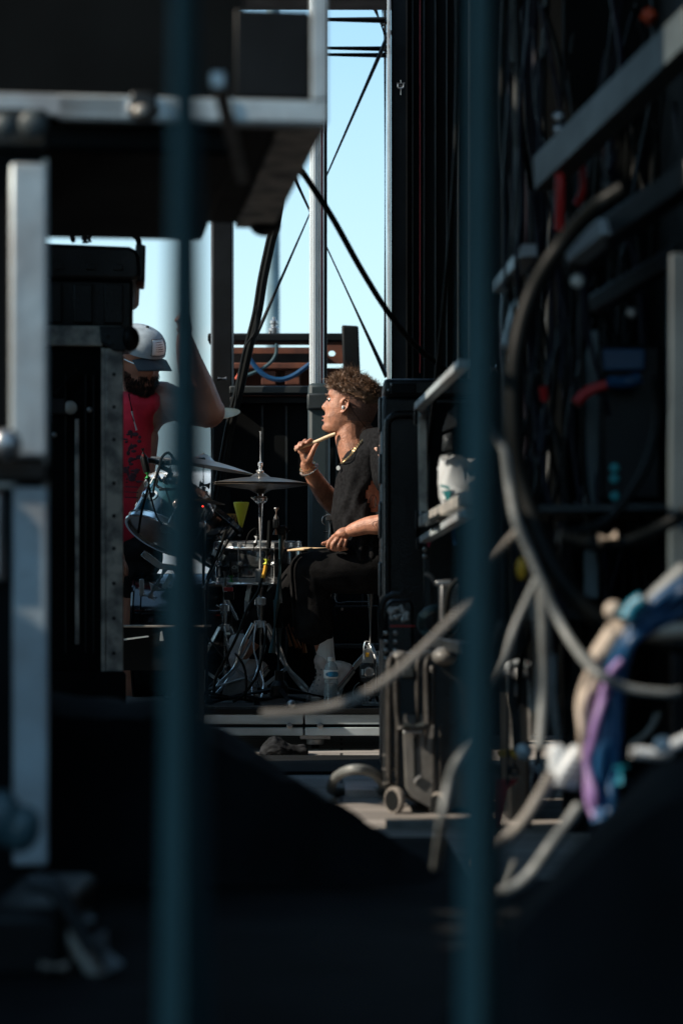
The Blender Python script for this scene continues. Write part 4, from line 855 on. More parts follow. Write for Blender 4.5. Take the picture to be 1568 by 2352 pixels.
for i in range(4600):
    x, y, u = hair_root(); fly = i > 4350; nrm = Vector((x*.9+8, y, (u-25)*1.5)).normalized(); q = Vector((x, y, u)); L_ = R.uniform(13, 25)*(1.0 if u > 36 else .7 if u > 18 else .5)*(1.22 if x > -20 and u > 45 else 1)
    d = (nrm+Vector((R.uniform(-.6, .6)+.1, R.uniform(-.6, .6), R.uniform(-.2, .7)))).normalized(); ax = Vector((R.gauss(0, 1), R.gauss(0, 1), R.gauss(0, 1))).normalized(); pts = [q-nrm*2]
    turn = R.uniform(.25, .95)*R.choice((-1, 1))*(.5 if fly else 1); st = L_/6*(1.35 if fly else 1)
    for j in range(6): pts.append(pts[-1]+d*st); d = (Matrix.Rotation(turn*.9, 3, ax) @ d+Vector((0, 0, .06))).normalized()
    w0 = R.uniform(.5, .95)*(.5 if fly else 1); hm.tube([Bd(*p) for p in pts], [U*w0*(1-.13*j) for j in range(len(pts))], 3, cap=False)
hm2 = shell(Bd, 6, 73, 6, lambda c: c[2] < min(56 if c[0] > 12 else 50, max(10, 36+.5*c[0])) and c[2] < 60)
hm2.v = [q+Vector((noise.noise(q*60), noise.noise(q*60+Vector((9, 0, 0))), noise.noise(q*60+Vector((0, 9, 0)))))*.008 for q in hm2.v]
hr = obj('hair', hm, 'hair', o); obj('hair_base', hm2, 'hair', hr)
# in ear monitor
ie = obj('in_ear_monitor', MB().ell(Bd(0, 48, -3), (.007, .006, .0085)), 'clear_plastic', o); ie.data.materials[0] = MT['white_plastic']
obj('ear_cable', MB().tube(cr([Bd(0, 50, 2), Bd(0, 51, 14), Bd(-8, 52, 17), Bd(-15, 50, 4), Bd(-26, 46, -14), Bd(-44, 36, -34), Bd(-58, 24, -48)], 5), .0011, 6), 'cable_black', ie)
# shirt
def hole(c):
    px, py = c.x/(K*c.y)+CX, HY-(c.z-CZ)/(K*c.y)
    return c.y < YD and ((px-872)/31)**2+((py-1138)/42)**2 < 1
sh = obj('knit_shirt', MB().rings(ringtab(TT, .004, 120, .015), skip=hole, cap=False), 'black_knit', o)
s2 = sh.modifiers.new('t', 'SOLIDIFY'); s2.thickness = .004; s2.offset = -1
obj('armhole_trim', MB().tube([D(872+31.5*math.cos(t), 1138+42.5*math.sin(t), -.155-.0*t) for t in [2*math.pi*k/40 for k in range(40)]], .003, 6, closed=True), 'black_knit', sh) if False else None
obj('collar', MB().tube(cr([D(846, 996, -.055), D(833, 1018, -.11), D(815, 1036, -.14), D(799, 1046, -.08), D(789, 1036, 0), D(789, 1028, .05)], 6), .0042, 8), 'black_knit', sh)
# shirt shoulder yoke: fills the near shoulder
sy = MB().caps([D(852, 1011, -.05), D(878, 1026, -.13), D(895, 1058, -.165), D(905, 1092, -.18)], [.05, .078, .088, .09], 20); obj('shoulder_seam', sy, 'black_knit', sh)
# trousers
tr = MB()
tr.caps([D(868, 1304, -.08), D(820, 1308, -.10), D(760, 1312, -.12), D(706, 1310, -.125)], [.108, .100, .090, .076], 20)
tr.caps([D(706, 1314, -.125), D(712, 1360, -.12), D(717, 1400, -.115), D(720, 1436, -.115)], [.076, .080, .083, .084], 20)
rg = []
for y in (1380, 1420, 1455, 1467): rg.append([D(720, y, -.115)+Vector((.080*math.cos(t), .07*math.sin(t), .003*math.sin(3*t))) for t in [2*math.pi*k/24 for k in range(24)]])
tr.rings(rg)
tr.caps([D(862, 1300, .1), D(800, 1306, .14), D(750, 1310, .2), D(702, 1314, .22)], [.105, .095, .085, .073], 18)
tr.caps([D(702, 1316, .22), D(660, 1370, .22), D(600, 1440, .21)], [.075, .078, .080], 18)
tr.ell(D(856, 1295, 0), (.13, .17, .10))
obj('trousers', tr, 'black_denim', o, remesh=.006, smooth=4)
obj('belt', MB().tube([D(856, 1256, 0)+Vector((.118*math.cos(t), .182*math.sin(t), .004*math.sin(2*t))) for t in [2*math.pi*k/36 for k in range(36)]], .006, 6, closed=True, flat=.6), 'black_denim', o)
# jewellery
def chain(path, r, mat, par, nm, tw=3):
    mb = MB(); pp = cr(path, 10)
    for i in range(len(pp)-1):
        d = (pp[i+1]-pp[i]); a, b = frame(d); q = (a if i % 2 else b); mb.tube([pp[i]-d*.25-q*r*.3, pp[i]+d*.5+q*r*.5, pp[i]+d*1.25-q*r*.3], r*.62, 5)
    return obj(nm, mb, mat, par)
nc = [D(846, 988, -.02), D(840, 1000, -.075), D(822, 1025, -.15), D(805, 1046, -.175), D(790, 1060, -.14), D(784, 1064, -.05), D(784, 1058, .05), D(790, 1035, .09)]
chain(nc, .0042, 'gold', o, 'necklace')
n2 = chain([D(844, 990, -.02), D(836, 1003, -.08), D(816, 1028, -.15), D(797, 1052, -.155), D(787, 1055, -.08), D(786, 1046, -.0), D(789, 1032, .06)], .0028, 'gold', o, 'necklace')
obj('pendant', MB().lathe([(0, 0), (.009, 0), (.010, .001), (.009, .002), (0, .002)], D(777, 1075, -.09), (-.6, -1, 0), 20).tube([D(780, 1064, -.09), D(778, 1071, -.09)], .001, 5), 'silver', n2)
def bracelet(c, ax, r, mat, tr_=.004):
    c = Vector(c); a, b = frame(Vector(ax)); mb = MB()
    for i in range(26):
        t = 2*math.pi*i/26; t2 = t+.26; m_ = 1+.06*(i % 2); mb.tube([c+(a*math.cos(t)+b*math.sin(t))*r*m_, c+(a*math.cos(t2)+b*math.sin(t2))*r], tr_, 6)
    obj('bracelet', mb, mat, o)
axw = D(704, 1068, .06)-D(728, 1108, .11)
bracelet(D(706, 1072, .064), axw, .033, 'gold', .0026); bracelet(D(710, 1078, .07), axw, .037, 'chrome', .0050)
# tattoos: thin ink lines following the skin
def ink(strokes, nm='tattoo', r=.0011):
    mb = MB()
    for st in strokes: mb.tube(cr([D(*q) for q in st], 4), r, 5)
    obj(nm, mb, 'ink', o)
dt = .125-.0
ink([[(741+i*3.0, 1135-i*2.3, .113+i*.003), (742.5+i*3.0, 1128-i*2.3-(i % 3)*2, .111+i*.003), (743.5+i*3.0, 1135-i*2.3, .113+i*.003), (745+i*3.0, 1130-i*2.3, .112+i*.003)] for i in range(6)], r=.0018)
ink([[(851+8*math.cos(t)+6, 1152+15*math.sin(t), -.158) for t in [0, .8, 1.6, 2.4, 3.2, 4, 4.8, 5.6, 6.28]], [(857, 1139, -.159), (853, 1152, -.159), (857, 1166, -.158)], [(862, 1139, -.159), (862, 1152, -.159), (862, 1166, -.158)], [(838, 1166, -.158), (846, 1162, -.158), (842, 1160, -.158), (850, 1157, -.158)]])
ink([[(862, 1214, -.280), (856, 1205, -.279), (858, 1199, -.278), (866, 1197, -.279), (874, 1191, -.28)]])
# socks and shoes
obj('sock', MB().caps([D(739, 1440, -.105), D(744, 1480, -.10), D(750, 1515, -.10), D(756, 1548, -.10)], [.044, .039, .034, .034], 20), 'white_rib', o)
sn = MB()
def hightop(mb, T):
    mb.caps([T(752, 1556, 0), T(745, 1530, 0), T(741, 1518, 0)], [.040, .036, .037], 18)
    mb.caps([T(795, 1540, 0), T(772, 1562, 0), T(745, 1583, 0), T(722, 1597, 0)], [.031, .037, .036, .026], 18)
    mb.caps([T(752, 1556, 0), T(772, 1540, 0), T(795, 1538, 0)], [.036, .042, .030], 16)
    mb.caps([T(745, 1560, 0), T(728, 1584, 0), T(716, 1600, 0)], [.034, .030, .020], 16)
Tn = lambda x, y, d: D(x, y, -.10+d)
hightop(sn, Tn); sk = obj('sneaker', sn, 'canvas', o, remesh=.003, smooth=4)
def sole(T, par):
    mb = MB(); a = [(716, 1607), (735, 1606), (756, 1599), (778, 1580), (798, 1557), (811, 1540)]; rg = []
    for i, (x, y) in enumerate(a):
        t = i/5; w_ = .018+.026*math.sin(math.pi*(.12+.75*t))
        n_ = Vector((.0, 0, 0)); dn = T(x, y, 0)
        d = (T(*a[min(i+1, 5)], 0)-T(*a[max(i-1, 0)], 0)).normalized(); up = Vector((-d.z, 0, d.x)); up = up if up.z > 0 else -up
        r = []
        for k in range(16):
            q = 2*math.pi*k/16; r.append(dn+Vector((0, 1, 0))*w_*(1 if math.cos(q) > 0 else -1)*abs(math.cos(q))**.4+up*.011*(1 if math.sin(q) > 0 else -1)*abs(math.sin(q))**.4)
        rg.append(r)
    s_ = obj('sole', mb.rings(rg), 'sole_rubber', par)
    for off, m_ in ((.013, 'red_line'), (.002, 'navy_cloth')):
        pts = []
        for i, (x, y) in enumerate(a[1:]):
            t = (i+1)/5; w_ = .018+.026*math.sin(math.pi*(.12+.75*t)); d = (T(*a[min(i+2, 5)], 0)-T(*a[i], 0)).normalized(); up = Vector((-d.z, 0, d.x)); up = up if up.z > 0 else -up
            pts.append(T(x, y, 0)+up*off*.7+Vector((0, -w_-.0005, 0)))
        pts.append(T(813, 1538, 0)+Vector((0, 0, off*.8)))
        obj('trim_line', MB().tube(cr(pts, 4), .0016, 6), m_, s_)
sole(Tn, sk)
mb = MB()
for i in range(7):
    x, y = 735-i*3.4, 1535+i*9.6; mb.tube(cr([Tn(x-2, y, -.036), Tn(x-5, y+3, -.015), Tn(x-5, y+1, .015)], 3), .0022, 6)
    mb.tube([Tn(x-2, y, -.037), Tn(x-5, y+9, -.012)], .0018, 6)
mb.tube(cr([Tn(735, 1532, -.03), Tn(727, 1528, -.04), Tn(724, 1534, -.04), Tn(733, 1540, -.04)], 5), .0022, 6)
obj('shoelaces', mb, 'canvas', sk)
mb = MB()
for i in range(5): q = Tn(738-i*3.0, 1538+i*12, -.036); mb.lathe([(.0022, 0), (.0042, .001), (.0042, .003)], q, (0, -1, 0), 10)
for q in ((748, 1590), (756, 1578)): mb.lathe([(.0022, 0), (.0045, .001), (.0045, .003)], Tn(*q, -.037), (0, -1, 0), 10)
obj('eyelet', mb, 'steel', sk)
T2_ = lambda x, y, d: P(x-196, y-4, YD+.22+d)
obj('sock', MB().caps([T2_(744, 1480, 0), T2_(748, 1515, 0), T2_(752, 1545, 0)], [.042, .036, .034], 18), 'white_rib', o)
s3 = MB(); hightop(s3, T2_); sk2 = obj('sneaker', s3, 'canvas', o, remesh=.004, smooth=4); sole(T2_, sk2)
# sticks
obj('drumstick', MB().tube(cr([D(676.5, 1033, -.004), D(700, 1024, .0), D(725, 1015, -.005), D(750, 1004, -.03), D(771, 996, -.05)], 4), [.0078]*13+[.0079, .0078, .0074, .007], 14), 'drumstick_wood', label='pale wooden drumstick held up under the drummers chin', cat='drumstick')
obj('drumstick', MB().tube([P(790, 1256, 9.72), P(700, 1261, 9.80), P(676, 1263, 9.84), P(666, 1264, 9.86), P(661, 1265, 9.865)], [.0078, .0078, .006, .0042, .005], 14), 'drumstick_wood', label='pale wooden drumstick resting along the drummers thigh', cat='drumstick')

# ---- crew member
YK = 10.9
o = thing('person', 'bearded crew member in red tank top and trucker cap leaning behind the road case', 'person', (P(330, 0, YK).x, YK, 0)); CR = o
Bc = basis(P(322, 836, YK), (.55, -.68, -.42), (0, -.1, 1), (1, 0, 0)); s = 1.16
def Bk(x, y, z): return Bc(x*s, y*s, z*s)
def E(x, y, d=0): return P(x, y, YK+d)
bd = MB(); head(bd, Bk)
bd.caps([E(312, 862, .03), E(312, 900, .06), E(312, 930, .08)], [.058, .062, .09], 16)
bd.caps([E(230, 1000, .1), E(290, 960, .09), E(350, 938, .08), E(378, 935, .08)], [.10, .12, .11, .075], 16)
bd.caps([E(372, 915, .08), E(430, 936, .02), E(480, 945, -.02)], [.080, .076, .074], 16)
bd.caps([E(478, 946, -.02), E(456, 890, -.06), E(436, 830, -.10), E(424, 778, -.12)], [.075, .074, .056, .036], 16)
bd.ell(E(424, 748, -.13), (.030, .022, .045), Matrix.Rotation(-.5, 3, 'Y'))
for i, (dx, dy) in enumerate(((-20, -6), (-19, -12), (-16, -15), (-12, -16))): bd.caps([E(422+i*4, 740-i*3, -.13), E(422+i*4+dx*.6, 740-i*3+dy*.7, -.15), E(422+i*4+dx*.9, 740-i*3+dy*.7, -.13)], [.0095, .0085, .0075], 8)
bd.caps([E(418, 758, -.15), E(413, 760, -.17), E(409, 756, -.17)], [.012, .010, .008], 8)
bd.caps([E(200, 1010, .1), E(180, 1090, .1), E(190, 1170, 0)], [.07, .055, .045], 14); bd.caps([E(190, 1170, 0), E(230, 1230, -.15), E(262, 1270, -.2)], [.046, .038, .028], 14)
bd.ell(E(272, 1285, -.22), (.03, .018, .045))
for i in range(4): bd.caps([E(266+i*5, 1300, -.22), E(267+i*5, 1325, -.23), E(264+i*5, 1342, -.21)], [.009, .008, .007], 8)
bd.caps([E(284, 1290, -.23), E(291, 1305, -.24), E(292, 1320, -.23)], [.011, .0095, .008], 8)
bd.caps([E(300, 1000, .1), E(292, 1100, .08), E(285, 1230, .06)], [.13, .125, .13], 18); bd.caps([E(225, 1000, .1), E(235, 1230, .06)], [.12, .12], 18)
bd.caps([E(305, 1290, .03), E(300, 1400, 0), E(298, 1550, .05), (E(296, 0, .05).x, YK+.05, .07)], [.10, .068, .058, .042], 16)
bd.caps([E(215, 1290, .1), E(212, 1400, .1), E(210, 1550, .12), (E(208, 0, .12).x, YK+.12, .07)], [.10, .07, .058, .042], 16)
for q in (296, 208): bd.caps([(E(q, 0, .1).x, YK+.1, .06), (E(q, 0, 0).x-.02, YK-.02, .05), (E(q, 0, -.1).x-.03, YK-.12, .035)], [.045, .042, .035], 12)
obj('body', bd, 'tanned_skin', o, remesh=.005, smooth=2)
def tk(tab, grow):
    rg = []
    for i in range(len(tab)-1):
        for j in range(6 if i == len(tab)-2 else 5):
            t = j/5; a, b = tab[i], tab[i+1]; y, xl, xr, dp = [a[k]+(b[k]-a[k])*t for k in range(4)]; c = E((xl+xr)/2, y, .08); r = []
            for k in range(56):
                q = 2*math.pi*k/56; v = Vector((S((xr-xl)/2, YK)*math.copysign(abs(math.cos(q))**.8, math.cos(q)), dp*math.copysign(abs(math.sin(q))**.8, math.sin(q)), 0)); p = c+v
                r.append(p+v.normalized()*(grow+.008*math.sin(p.x*46+p.z*9+3*noise.noise(p*4))+.006*noise.noise(p*14)))
            rg.append(r)
    return rg
tt = obj('tank_top', MB().rings(tk([(903, 268, 372, .07), (915, 235, 376, .12), (935, 205, 374, .15), (965, 190, 362, .165), (1000, 182, 352, .17), (1050, 180, 345, .165), (1100, 180, 338, .16), (1180, 182, 330, .165), (1230, 184, 326, .17), (1255, 186, 324, .172)], .01)), 'red_cotton', o)
# printed panel: strokes lying on the cloth
mb = MB()
yf = YK+.08-.182
for i in range(46):
    x = R.uniform(287, 322); y = R.uniform(985, 1108); mb.ell(P(x, y, yf-.004), (R.uniform(.004, .016), .002, R.uniform(.003, .013)), nu=8, nv=5)
for y in (1118, 1130, 1142): mb.bar(P(287, y, yf-.003), P(318, y+1, yf-.003), .004, .005)
obj('print', mb, 'print_ink', tt)
obj('lanyard', MB().tube([P(296, 905, yf+.02), P(303, 940, yf-.01), P(308, 968, yf-.012)], .004, 6), 'black_fabric', o)
obj('lanyard_tag', MB().tube([P(303, 945, yf-.016), P(314, 988, yf-.018)], .005, 6), 'white_plastic', o)
st = MB().caps([E(255, 1265, .08), E(300, 1275, .06)], [.15, .15], 18)
st.caps([E(300, 1285, .05), E(306, 1305, .02), E(305, 1340, 0)], [.125, .105, .10], 18); st.caps([E(215, 1270, .1), E(213, 1340, .1)], [.12, .105], 18)
obj('shorts', st, 'black_denim', o, remesh=.007, smooth=4)
# cap
cp = MB(); rg = []
for i in range(15):
    t = i/14; u = 30+t*54; k_ = math.sqrt(max(0, 1-(max(0, (t-.1))/.9)**2.4)); r = []
    for k in range(40):
        q = 2*math.pi*k/40; c_, s_ = math.cos(q), math.sin(q); r.append(Bk((50 if c_ > 0 else 76)*k_*c_*1.03, 47*k_*s_*1.04, u))
    rg.append(r)
cp.rings(rg); cap_ = obj('trucker_cap', cp, 'grey_mesh', o)
mb = MB(); rg = []
for i in range(8):
    t = i/7; r = []
    for k in range(17):
        a = (k/16-.5)*2; r.append(Bk(40+t*44*(1-.35*a*a)-8*abs(a)**3, 44*a, 31-t*13-10*a*a))
    rg.append(r)
bk = MB().rings(rg, closed=False, cap=False); br_ = obj('brim', bk, 'navy_cloth', cap_); q = br_.modifiers.new('t', 'SOLIDIFY'); q.thickness = .005
mb = MB(); rg = []
for i in range(8):
    r = []
    for k in range(9):
        a = -1.0+k*.105+.22; u = 38+i*4.6; k_ = math.sqrt(max(0, 1-(max(0, ((u-30)/54-.1))/.9)**2.4)); r.append(Bk(50*k_*math.cos(a+.55)*1.055, 47*k_*math.sin(a+.55)*1.065, u))
    rg.append(r)
pt = obj('patch', MB().rings(rg, closed=False, cap=False), 'white_trailer', cap_); q = pt.modifiers.new('t', 'SOLIDIFY'); q.thickness = .002
mb = MB()
bo = rg[0]+[r[-1] for r in rg]+rg[-1][::-1]+[r[0] for r in rg][::-1]
mb.tube(bo, .0016, 5)
for i in (2, 3, 4, 5, 6): mb.tube([rg[i][k] for k in range(2, 7)], .0013, 5)
obj('patch_stitching', mb, 'ink', pt)
obj('button', MB().ell(Bk(0, 0, 85), (.008, .008, .006)), 'navy_cloth', cap_)
g = obj('sunglasses', MB().ell(Bk(50, 19, 13), (.022, .012, .018)).ell(Bk(50, -19, 13), (.022, .012, .018)), 'glass_dark', o)
obj('temple_arm', MB().tube(cr([Bk(44, 40, 16), Bk(30, 45, 15), Bk(0, 46, 12)], 4), .0026, 6).tube(cr([Bk(44, -40, 16), Bk(30, -45, 15), Bk(0, -46, 12)], 4), .0026, 6), 'silver', g)
bm_ = MB(); 
for i in range(1500):
    t = R.uniform(-1.45, 1.45); u = R.uniform(-62, -12); 
    if u > -20 and abs(t) > .55 and abs(t) < 1.0: continue
    if abs(t) < .25 and -31 < u < -24: continue
    f, h = lerp(FRONT, u), lerp(HALF, u); x = f*abs(math.cos(t))**.92; y = h*math.copysign(abs(math.sin(t))**.85, t); x += 3*math.exp(-(y/13)**2)
    n_ = Vector((math.cos(t), math.sin(t), -.5)).normalized(); a = Vector((x, y, u)); b = a+n_*R.uniform(3, 9)+Vector((0, 0, -R.uniform(1, 6)))
    bm_.tube([Bk(*(a-n_)), Bk(*b)], [U*1.0, U*.35], 3, cap=False)
obj('beard', bm_, 'beard', o)
# ================================================================ FOREGROUND GEAR
# two upright pipes close to the camera
for px, x1, lb in ((425, 2.15, 'blurred blue green upright pipe left of the drummer, close to the camera'), (1106, 2.15, 'blurred blue green upright pipe right of the drummer, close to the camera')):
    c = P(px, 0, x1); o = thing('scaffold_pipe', lb, 'pipe', (c.x, x1, 0), group='upright pipes close to the camera')
    obj('tube', MB().tube([(c.x, x1, .006), (c.x, x1, 3.74)], .0262 if px < 800 else .0245, 28), 'pipe_paint', o)
    obj('base_plate', MB().box((c.x-.07, x1-.07, 0), (c.x+.07, x1+.07, .006)), 'steel', o)
def rivets(pts, r=.006):
    mb = MB()
    for q in pts: mb.ell(q, (r, r*.5, r), nu=10, nv=6)
    return mb
# top left flight case: hangs over the view, underside visible
Yc = 4.3; xr = P(752, 0, Yc).x; zb = P(0, 283, Yc).z; Yb = 5.45
o = thing('flight_case', 'big black flight case with silver edges overhead at top left', 'flight case', (xr, Yc, zb)); OC = o
zk = P(0, 34, Yc).z; obj('body', MB().box((-2.0, Yc+.012, zb+.005), (P(560, 0, Yc).x, Yb-.012, zb+1.0)).box((P(560, 0, Yc).x, Yc+.013, zb+.005), (xr-.012, Yb-.013, zk)), 'black_laminate', o)
e = .034
def angle(a, b, nm='edge_trim', m='aluminium', w_=.036, h_=.012): obj(nm, MB().bar(a, b, w_, h_), m, o, bev=.002)
obj('edge_trim', MB().box((-.50, Yc, zb), (xr, Yc+.011, zb+.040)).box((-.50, Yc+.004, zb-.004), (xr-.003, Yc+.04, zb+.004)), 'aluminium', o, bev=.003)
obj('edge_trim', MB().box((-2.0, Yc, zb+.0), (P(292, 0, Yc).x, Yc+.011, zb+.042)), 'aluminium', o, bev=.006)
obj('edge_trim', MB().box((xr-.029, Yc, zb+.041), (xr, Yc+.011, zb+1.0)), 'aluminium', o, bev=.003)
obj('edge_trim', MB().box((xr-.011, Yc+.012, zb+.003), (xr, Yc+.04, zb+1.0)), 'aluminium', o, bev=.003)
obj('edge_trim', MB().box((xr-.085, Yc+.045, zb-.004), (xr, Yb, zb+.004)).box((xr-.011, Yc+.045, zb+.005), (xr, Yb, zb+.03)), 'worn_aluminium', o, bev=.003)
obj('edge_trim', MB().box((P(508, 0, Yc).x, Yc-.004, zb+.001), (P(540, 0, Yc).x, Yc-.0005, zb+.040)), 'aluminium', o, bev=.002)
mb = MB().box((-1.9, Yc+.05, zb-.05), (xr-.16, Yb-.1, zb+.004)); obj('underside_board', mb, 'black_laminate', o, bev=.01)
obj('door_panel', MB().box((P(540, 0, Yc).x, Yc+.002, P(0, 228, Yc).z), (P(712, 0, Yc).x, Yc+.012, P(0, 25, Yc).z)), 'black_paint', o, bev=.004)
obj('corner', MB().ell((xr-.02, Yb-.03, zb), (.035, .035, .026)), 'dark_steel', o)
obj('corner', MB().ell(P(330, 262, Yc), (.03, .02, .02)), 'steel', o)
obj('latch', MB().box(P(300, 275, Yc)-Vector((0, .02, 0)), P(360, 225, Yc)+Vector((0, .02, 0))), 'dark_steel', o, bev=.006)
obj('latch_stud', MB().ell(P(322, 265, Yc-.03), (.014, .008, .012)), 'worn_aluminium', o)
OC.rotation_euler = (0, 0, math.radians(6.5))
# square reflector clamp on the left pipe
o = thing('pipe_clamp', 'small pale square clamp bolt beside the left pipe near the top', 'clamp', P(500, 205, 3.4))
obj('plate', MB().box(P(484, 202, 3.4), P(517, 164, 3.4)+Vector((0, .02, 0))), 'aluminium', o, bev=.004)
obj('arm', MB().bar(P(500, 183, 3.42), P(500, 183, 3.42)+Vector((0, .9, .02)), .02, .012), 'dark_steel', o)
# left case with wide silver edge
Yl = 4.0; xa = P(112, 0, Yl).x; zt_ = P(0, 250, Yl).z-.03
o = thing('flight_case', 'tall flight case with a broad silver edge down the left side of the picture', 'flight case', (xa, Yl, 0)); LC = o
obj('body', MB().box((-1.9, Yl+.015, .02), (xa-.01, Yl+.9, zt_)), 'black_laminate', o)
zz = lambda q: P(0, q, Yl).z
wl = P(24, 0, Yl).x
obj('edge_trim', MB().box((wl, Yl, zz(1052)), (xa, Yl+.014, zz(372))), 'aluminium', o, bev=.012)
obj('edge_trim', MB().box((wl+.004, Yl, zz(1990)), (xa, Yl+.014, zz(1118))), 'aluminium', o, bev=.006)
obj('edge_trim', MB().box((xa-.012, Yl+.016, zz(1990)), (xa, Yl+.05, zz(360))), 'worn_aluminium', o, bev=.002)
obj('corner_plate', MB().box((-.75, Yl-.006, zz(345)), (xa, Yl+.012, zz(250))), 'dark_grey_paint', o, bev=.01)
obj('divider', MB().box((-1.2, Yl-.01, zz(1108)), (xa, Yl+.01, zz(1062))), 'black_plastic', o, bev=.006)
obj('divider', MB().box((-1.2, Yl-.004, zz(1120)), (P(40, 0, Yl).x, Yl+.012, zz(1110))), 'worn_aluminium', o)
obj('stud', rivets([P(70, 285, Yl-.04)], .024), 'teal_grey', o); obj('stud', rivets([P(4, 290, Yl-.06)], .020), 'teal_grey', o); obj('stud', rivets([P(3, 1022, Yl-.07)], .026), 'steel', o)
obj('latch', MB().box((-.9, Yl-.012, zz(1340)), (P(12, 0, Yl).x, Yl+.01, zz(1130))), 'steel', o, bev=.01)
LC.rotation_euler = (0, 0, math.radians(7.0))
# bottom-left hardware, very near
o = thing('cable_drum', 'teal blurred piece of rigging hardware in the lower left corner', 'hardware', P(60, 2300, 3.4)); Yh = 3.4
obj('teal_plate', MB().ell(P(52, 1905, Yh), (.026, .02, .034), Matrix.Rotation(.3, 3, 'Y')).ell(P(5, 1880, Yh), (.03, .02, .04)), 'cable_teal', o)
obj('arm', MB().tube(cr([P(60, 2030, Yh), P(120, 2035, Yh), P(170, 2110, Yh), P(215, 2180, Yh)], 5), .014, 12), 'dark_steel', o)
obj('arm', MB().tube(cr([P(40, 2115, Yh+.05), P(130, 2120, Yh+.05), P(190, 2190, Yh+.05), P(225, 2250, Yh+.05)], 5), .012, 12), 'worn_aluminium', o)
obj('pin', MB().tube([P(162, 2075, Yh), P(178, 2110, Yh)], .012, 12), 'steel', o); obj('pin', MB().tube([P(192, 2100, Yh), P(200, 2118, Yh)], .013, 12), 'steel', o)
obj('lever', MB().tube([P(222, 2150, Yh), P(262, 2225, Yh)], .016, 12), 'aluminium', o)
obj('bolt', MB().tube([P(95, 2222, Yh-.05), P(158, 2222, Yh-.05)], .009, 12), 'cable_cream', o)
obj('base', MB().box((P(-60, 0, Yh).x, Yh+.02, 0), (P(150, 0, Yh).x, Yh+.5, P(0, 2090, Yh).z)), 'black_plastic', o, bev=.02)
# mid left road case
Yr = 7.3; o = thing('road_case', 'tall worn road case with open black front left of the crew member', 'road case', (P(284, 0, Yr).x, Yr, 0)); RC = o
X = lambda q: P(q, 0, Yr).x
Z = lambda q: P(0, q, Yr).z
obj('shell', MB().box((X(-240), Yr+.03, .1), (X(284), Yr+.9, Z(752))), 'black_laminate', o)
obj('top_trim', MB().box((X(-240), Yr, Z(795)), (X(236), Yr+.028, Z(752))).box((X(-240), Yr+.0, Z(756)), (X(280), Yr+.06, Z(752)+.004)), 'worn_aluminium', o, bev=.003)
obj('top_bracket', MB().prism([(228, 750), (286, 750), (288, 806), (262, 806), (232, 786)], Yr-.012, .02), 'dark_steel', o, bev=.003)
obj('ball_corner', MB().ell(P(300, 778, Yr+.0), (.028, .028, .038)), 'black_plastic', o)
obj('side_trim', MB().box((X(243), Yr, Z(1542)), (X(283), Yr+.028, Z(800))), 'worn_aluminium', o, bev=.003)
obj('inner_strip', MB().box((X(233), Yr+.002, Z(1542)), (X(242), Yr+.02, Z(800))), 'worn_aluminium', o)
obj('lower_panel', MB().box((X(-240), Yr-.03, .1), (X(290), Yr+.028, Z(1543))), 'black_fabric', o, bev=.01)
mb = rivets([P(262, q, Yr-.001) for q in (860, 935, 1010, 1110, 1185, 1260, 1340, 1420, 1500)], .006).ell(P(245, 772, Yr-.014), (.009, .004, .007)).ell(P(256, 790, Yr-.014), (.009, .004, .007)); obj('rivet', mb, 'dark_steel', o)
obj('inner_rail', MB().box((X(173), Yr+.008, Z(1480)), (X(183), Yr+.026, Z(962))), 'worn_aluminium', o, bev=.002)
obj('lock', MB().box((X(116), Yr-.0, Z(952)), (X(152), Yr+.028, Z(916))), 'dark_steel', o, bev=.004); obj('lock', MB().lathe([(.010, 0), (.020, .003), (.020, .02)], P(163, 937, Yr), (0, 1, 0), 18), 'worn_aluminium', o)
obj('strut', MB().tube([P(130, 905, Yr+.01), P(180, 850, Yr+.01)], .006, 8), 'dark_steel', o)
obj('stud', rivets([P(128, 1000, Yr+.02), P(208, 942, Yr+.02)], .009), 'steel', o)
mb = MB()
for q in (150, 196, 214): mb.box((X(q), Yr+.018, Z(1500)), (X(q+3), Yr+.029, Z(860)))
obj('rack_strip', mb, 'dark_grey_paint', o)
for q in (-200, 240): obj('caster', MB().lathe([(.04, -.02), (.05, -.018), (.05, .018), (.04, .02)], (X(q), Yr+.15, .05), (1, 0, 0), 20).box((X(q)-.03, Yr+.1, .075), (X(q)+.03, Yr+.2, .1)), 'black_plastic', o)
RC.rotation_euler = (0, 0, math.radians(5.4))
# black utility case on top
o = thing('utility_case', 'black moulded case with raised side handle standing on the worn road case', 'case', (P(330, 0, 7.42).x, 7.42, Z(752))); UC = o; Yu = 7.42
X2 = lambda q: P(q, 0, Yu).x
Z2 = lambda q: P(0, q, Yu).z
obj('bin', MB().box((X2(-180), Yu, Z(752)+.006), (X2(306), Yu+.7, Z2(642))), 'moulded_plastic', o, bev=.012)
obj('lid', MB().prism([(-190, 640), (312, 644), (322, 630), (320, 590), (312, 574), (296, 566), (-190, 553)], Yu-.02, .74), 'moulded_plastic', o, bev=.012)
obj('handle', MB().prism([(314, 560), (338, 562), (336, 648), (318, 646)], Yu+.04, .18), 'moulded_plastic', o, bev=.006)
obj('handle_rope', MB().tube(cr([P(326, 565, Yu+.08), P(320, 548, Yu+.06), P(302, 536, Yu+.06)], 5), .009, 8), 'cable_black', o)
obj('hinge', MB().box(P(316, 654, Yu+.03), P(330, 646, Yu+.03)+Vector((0, .05, 0))), 'rust_paint', o)
mb = MB()
for q in (-60, 0, 60, 128, 200, 262): obj('lid_rib', MB().box((X2(q), Yu-.026, Z2(625)), (X2(q+22), Yu-.019, Z2(610))), 'moulded_plastic', o, bev=.004)
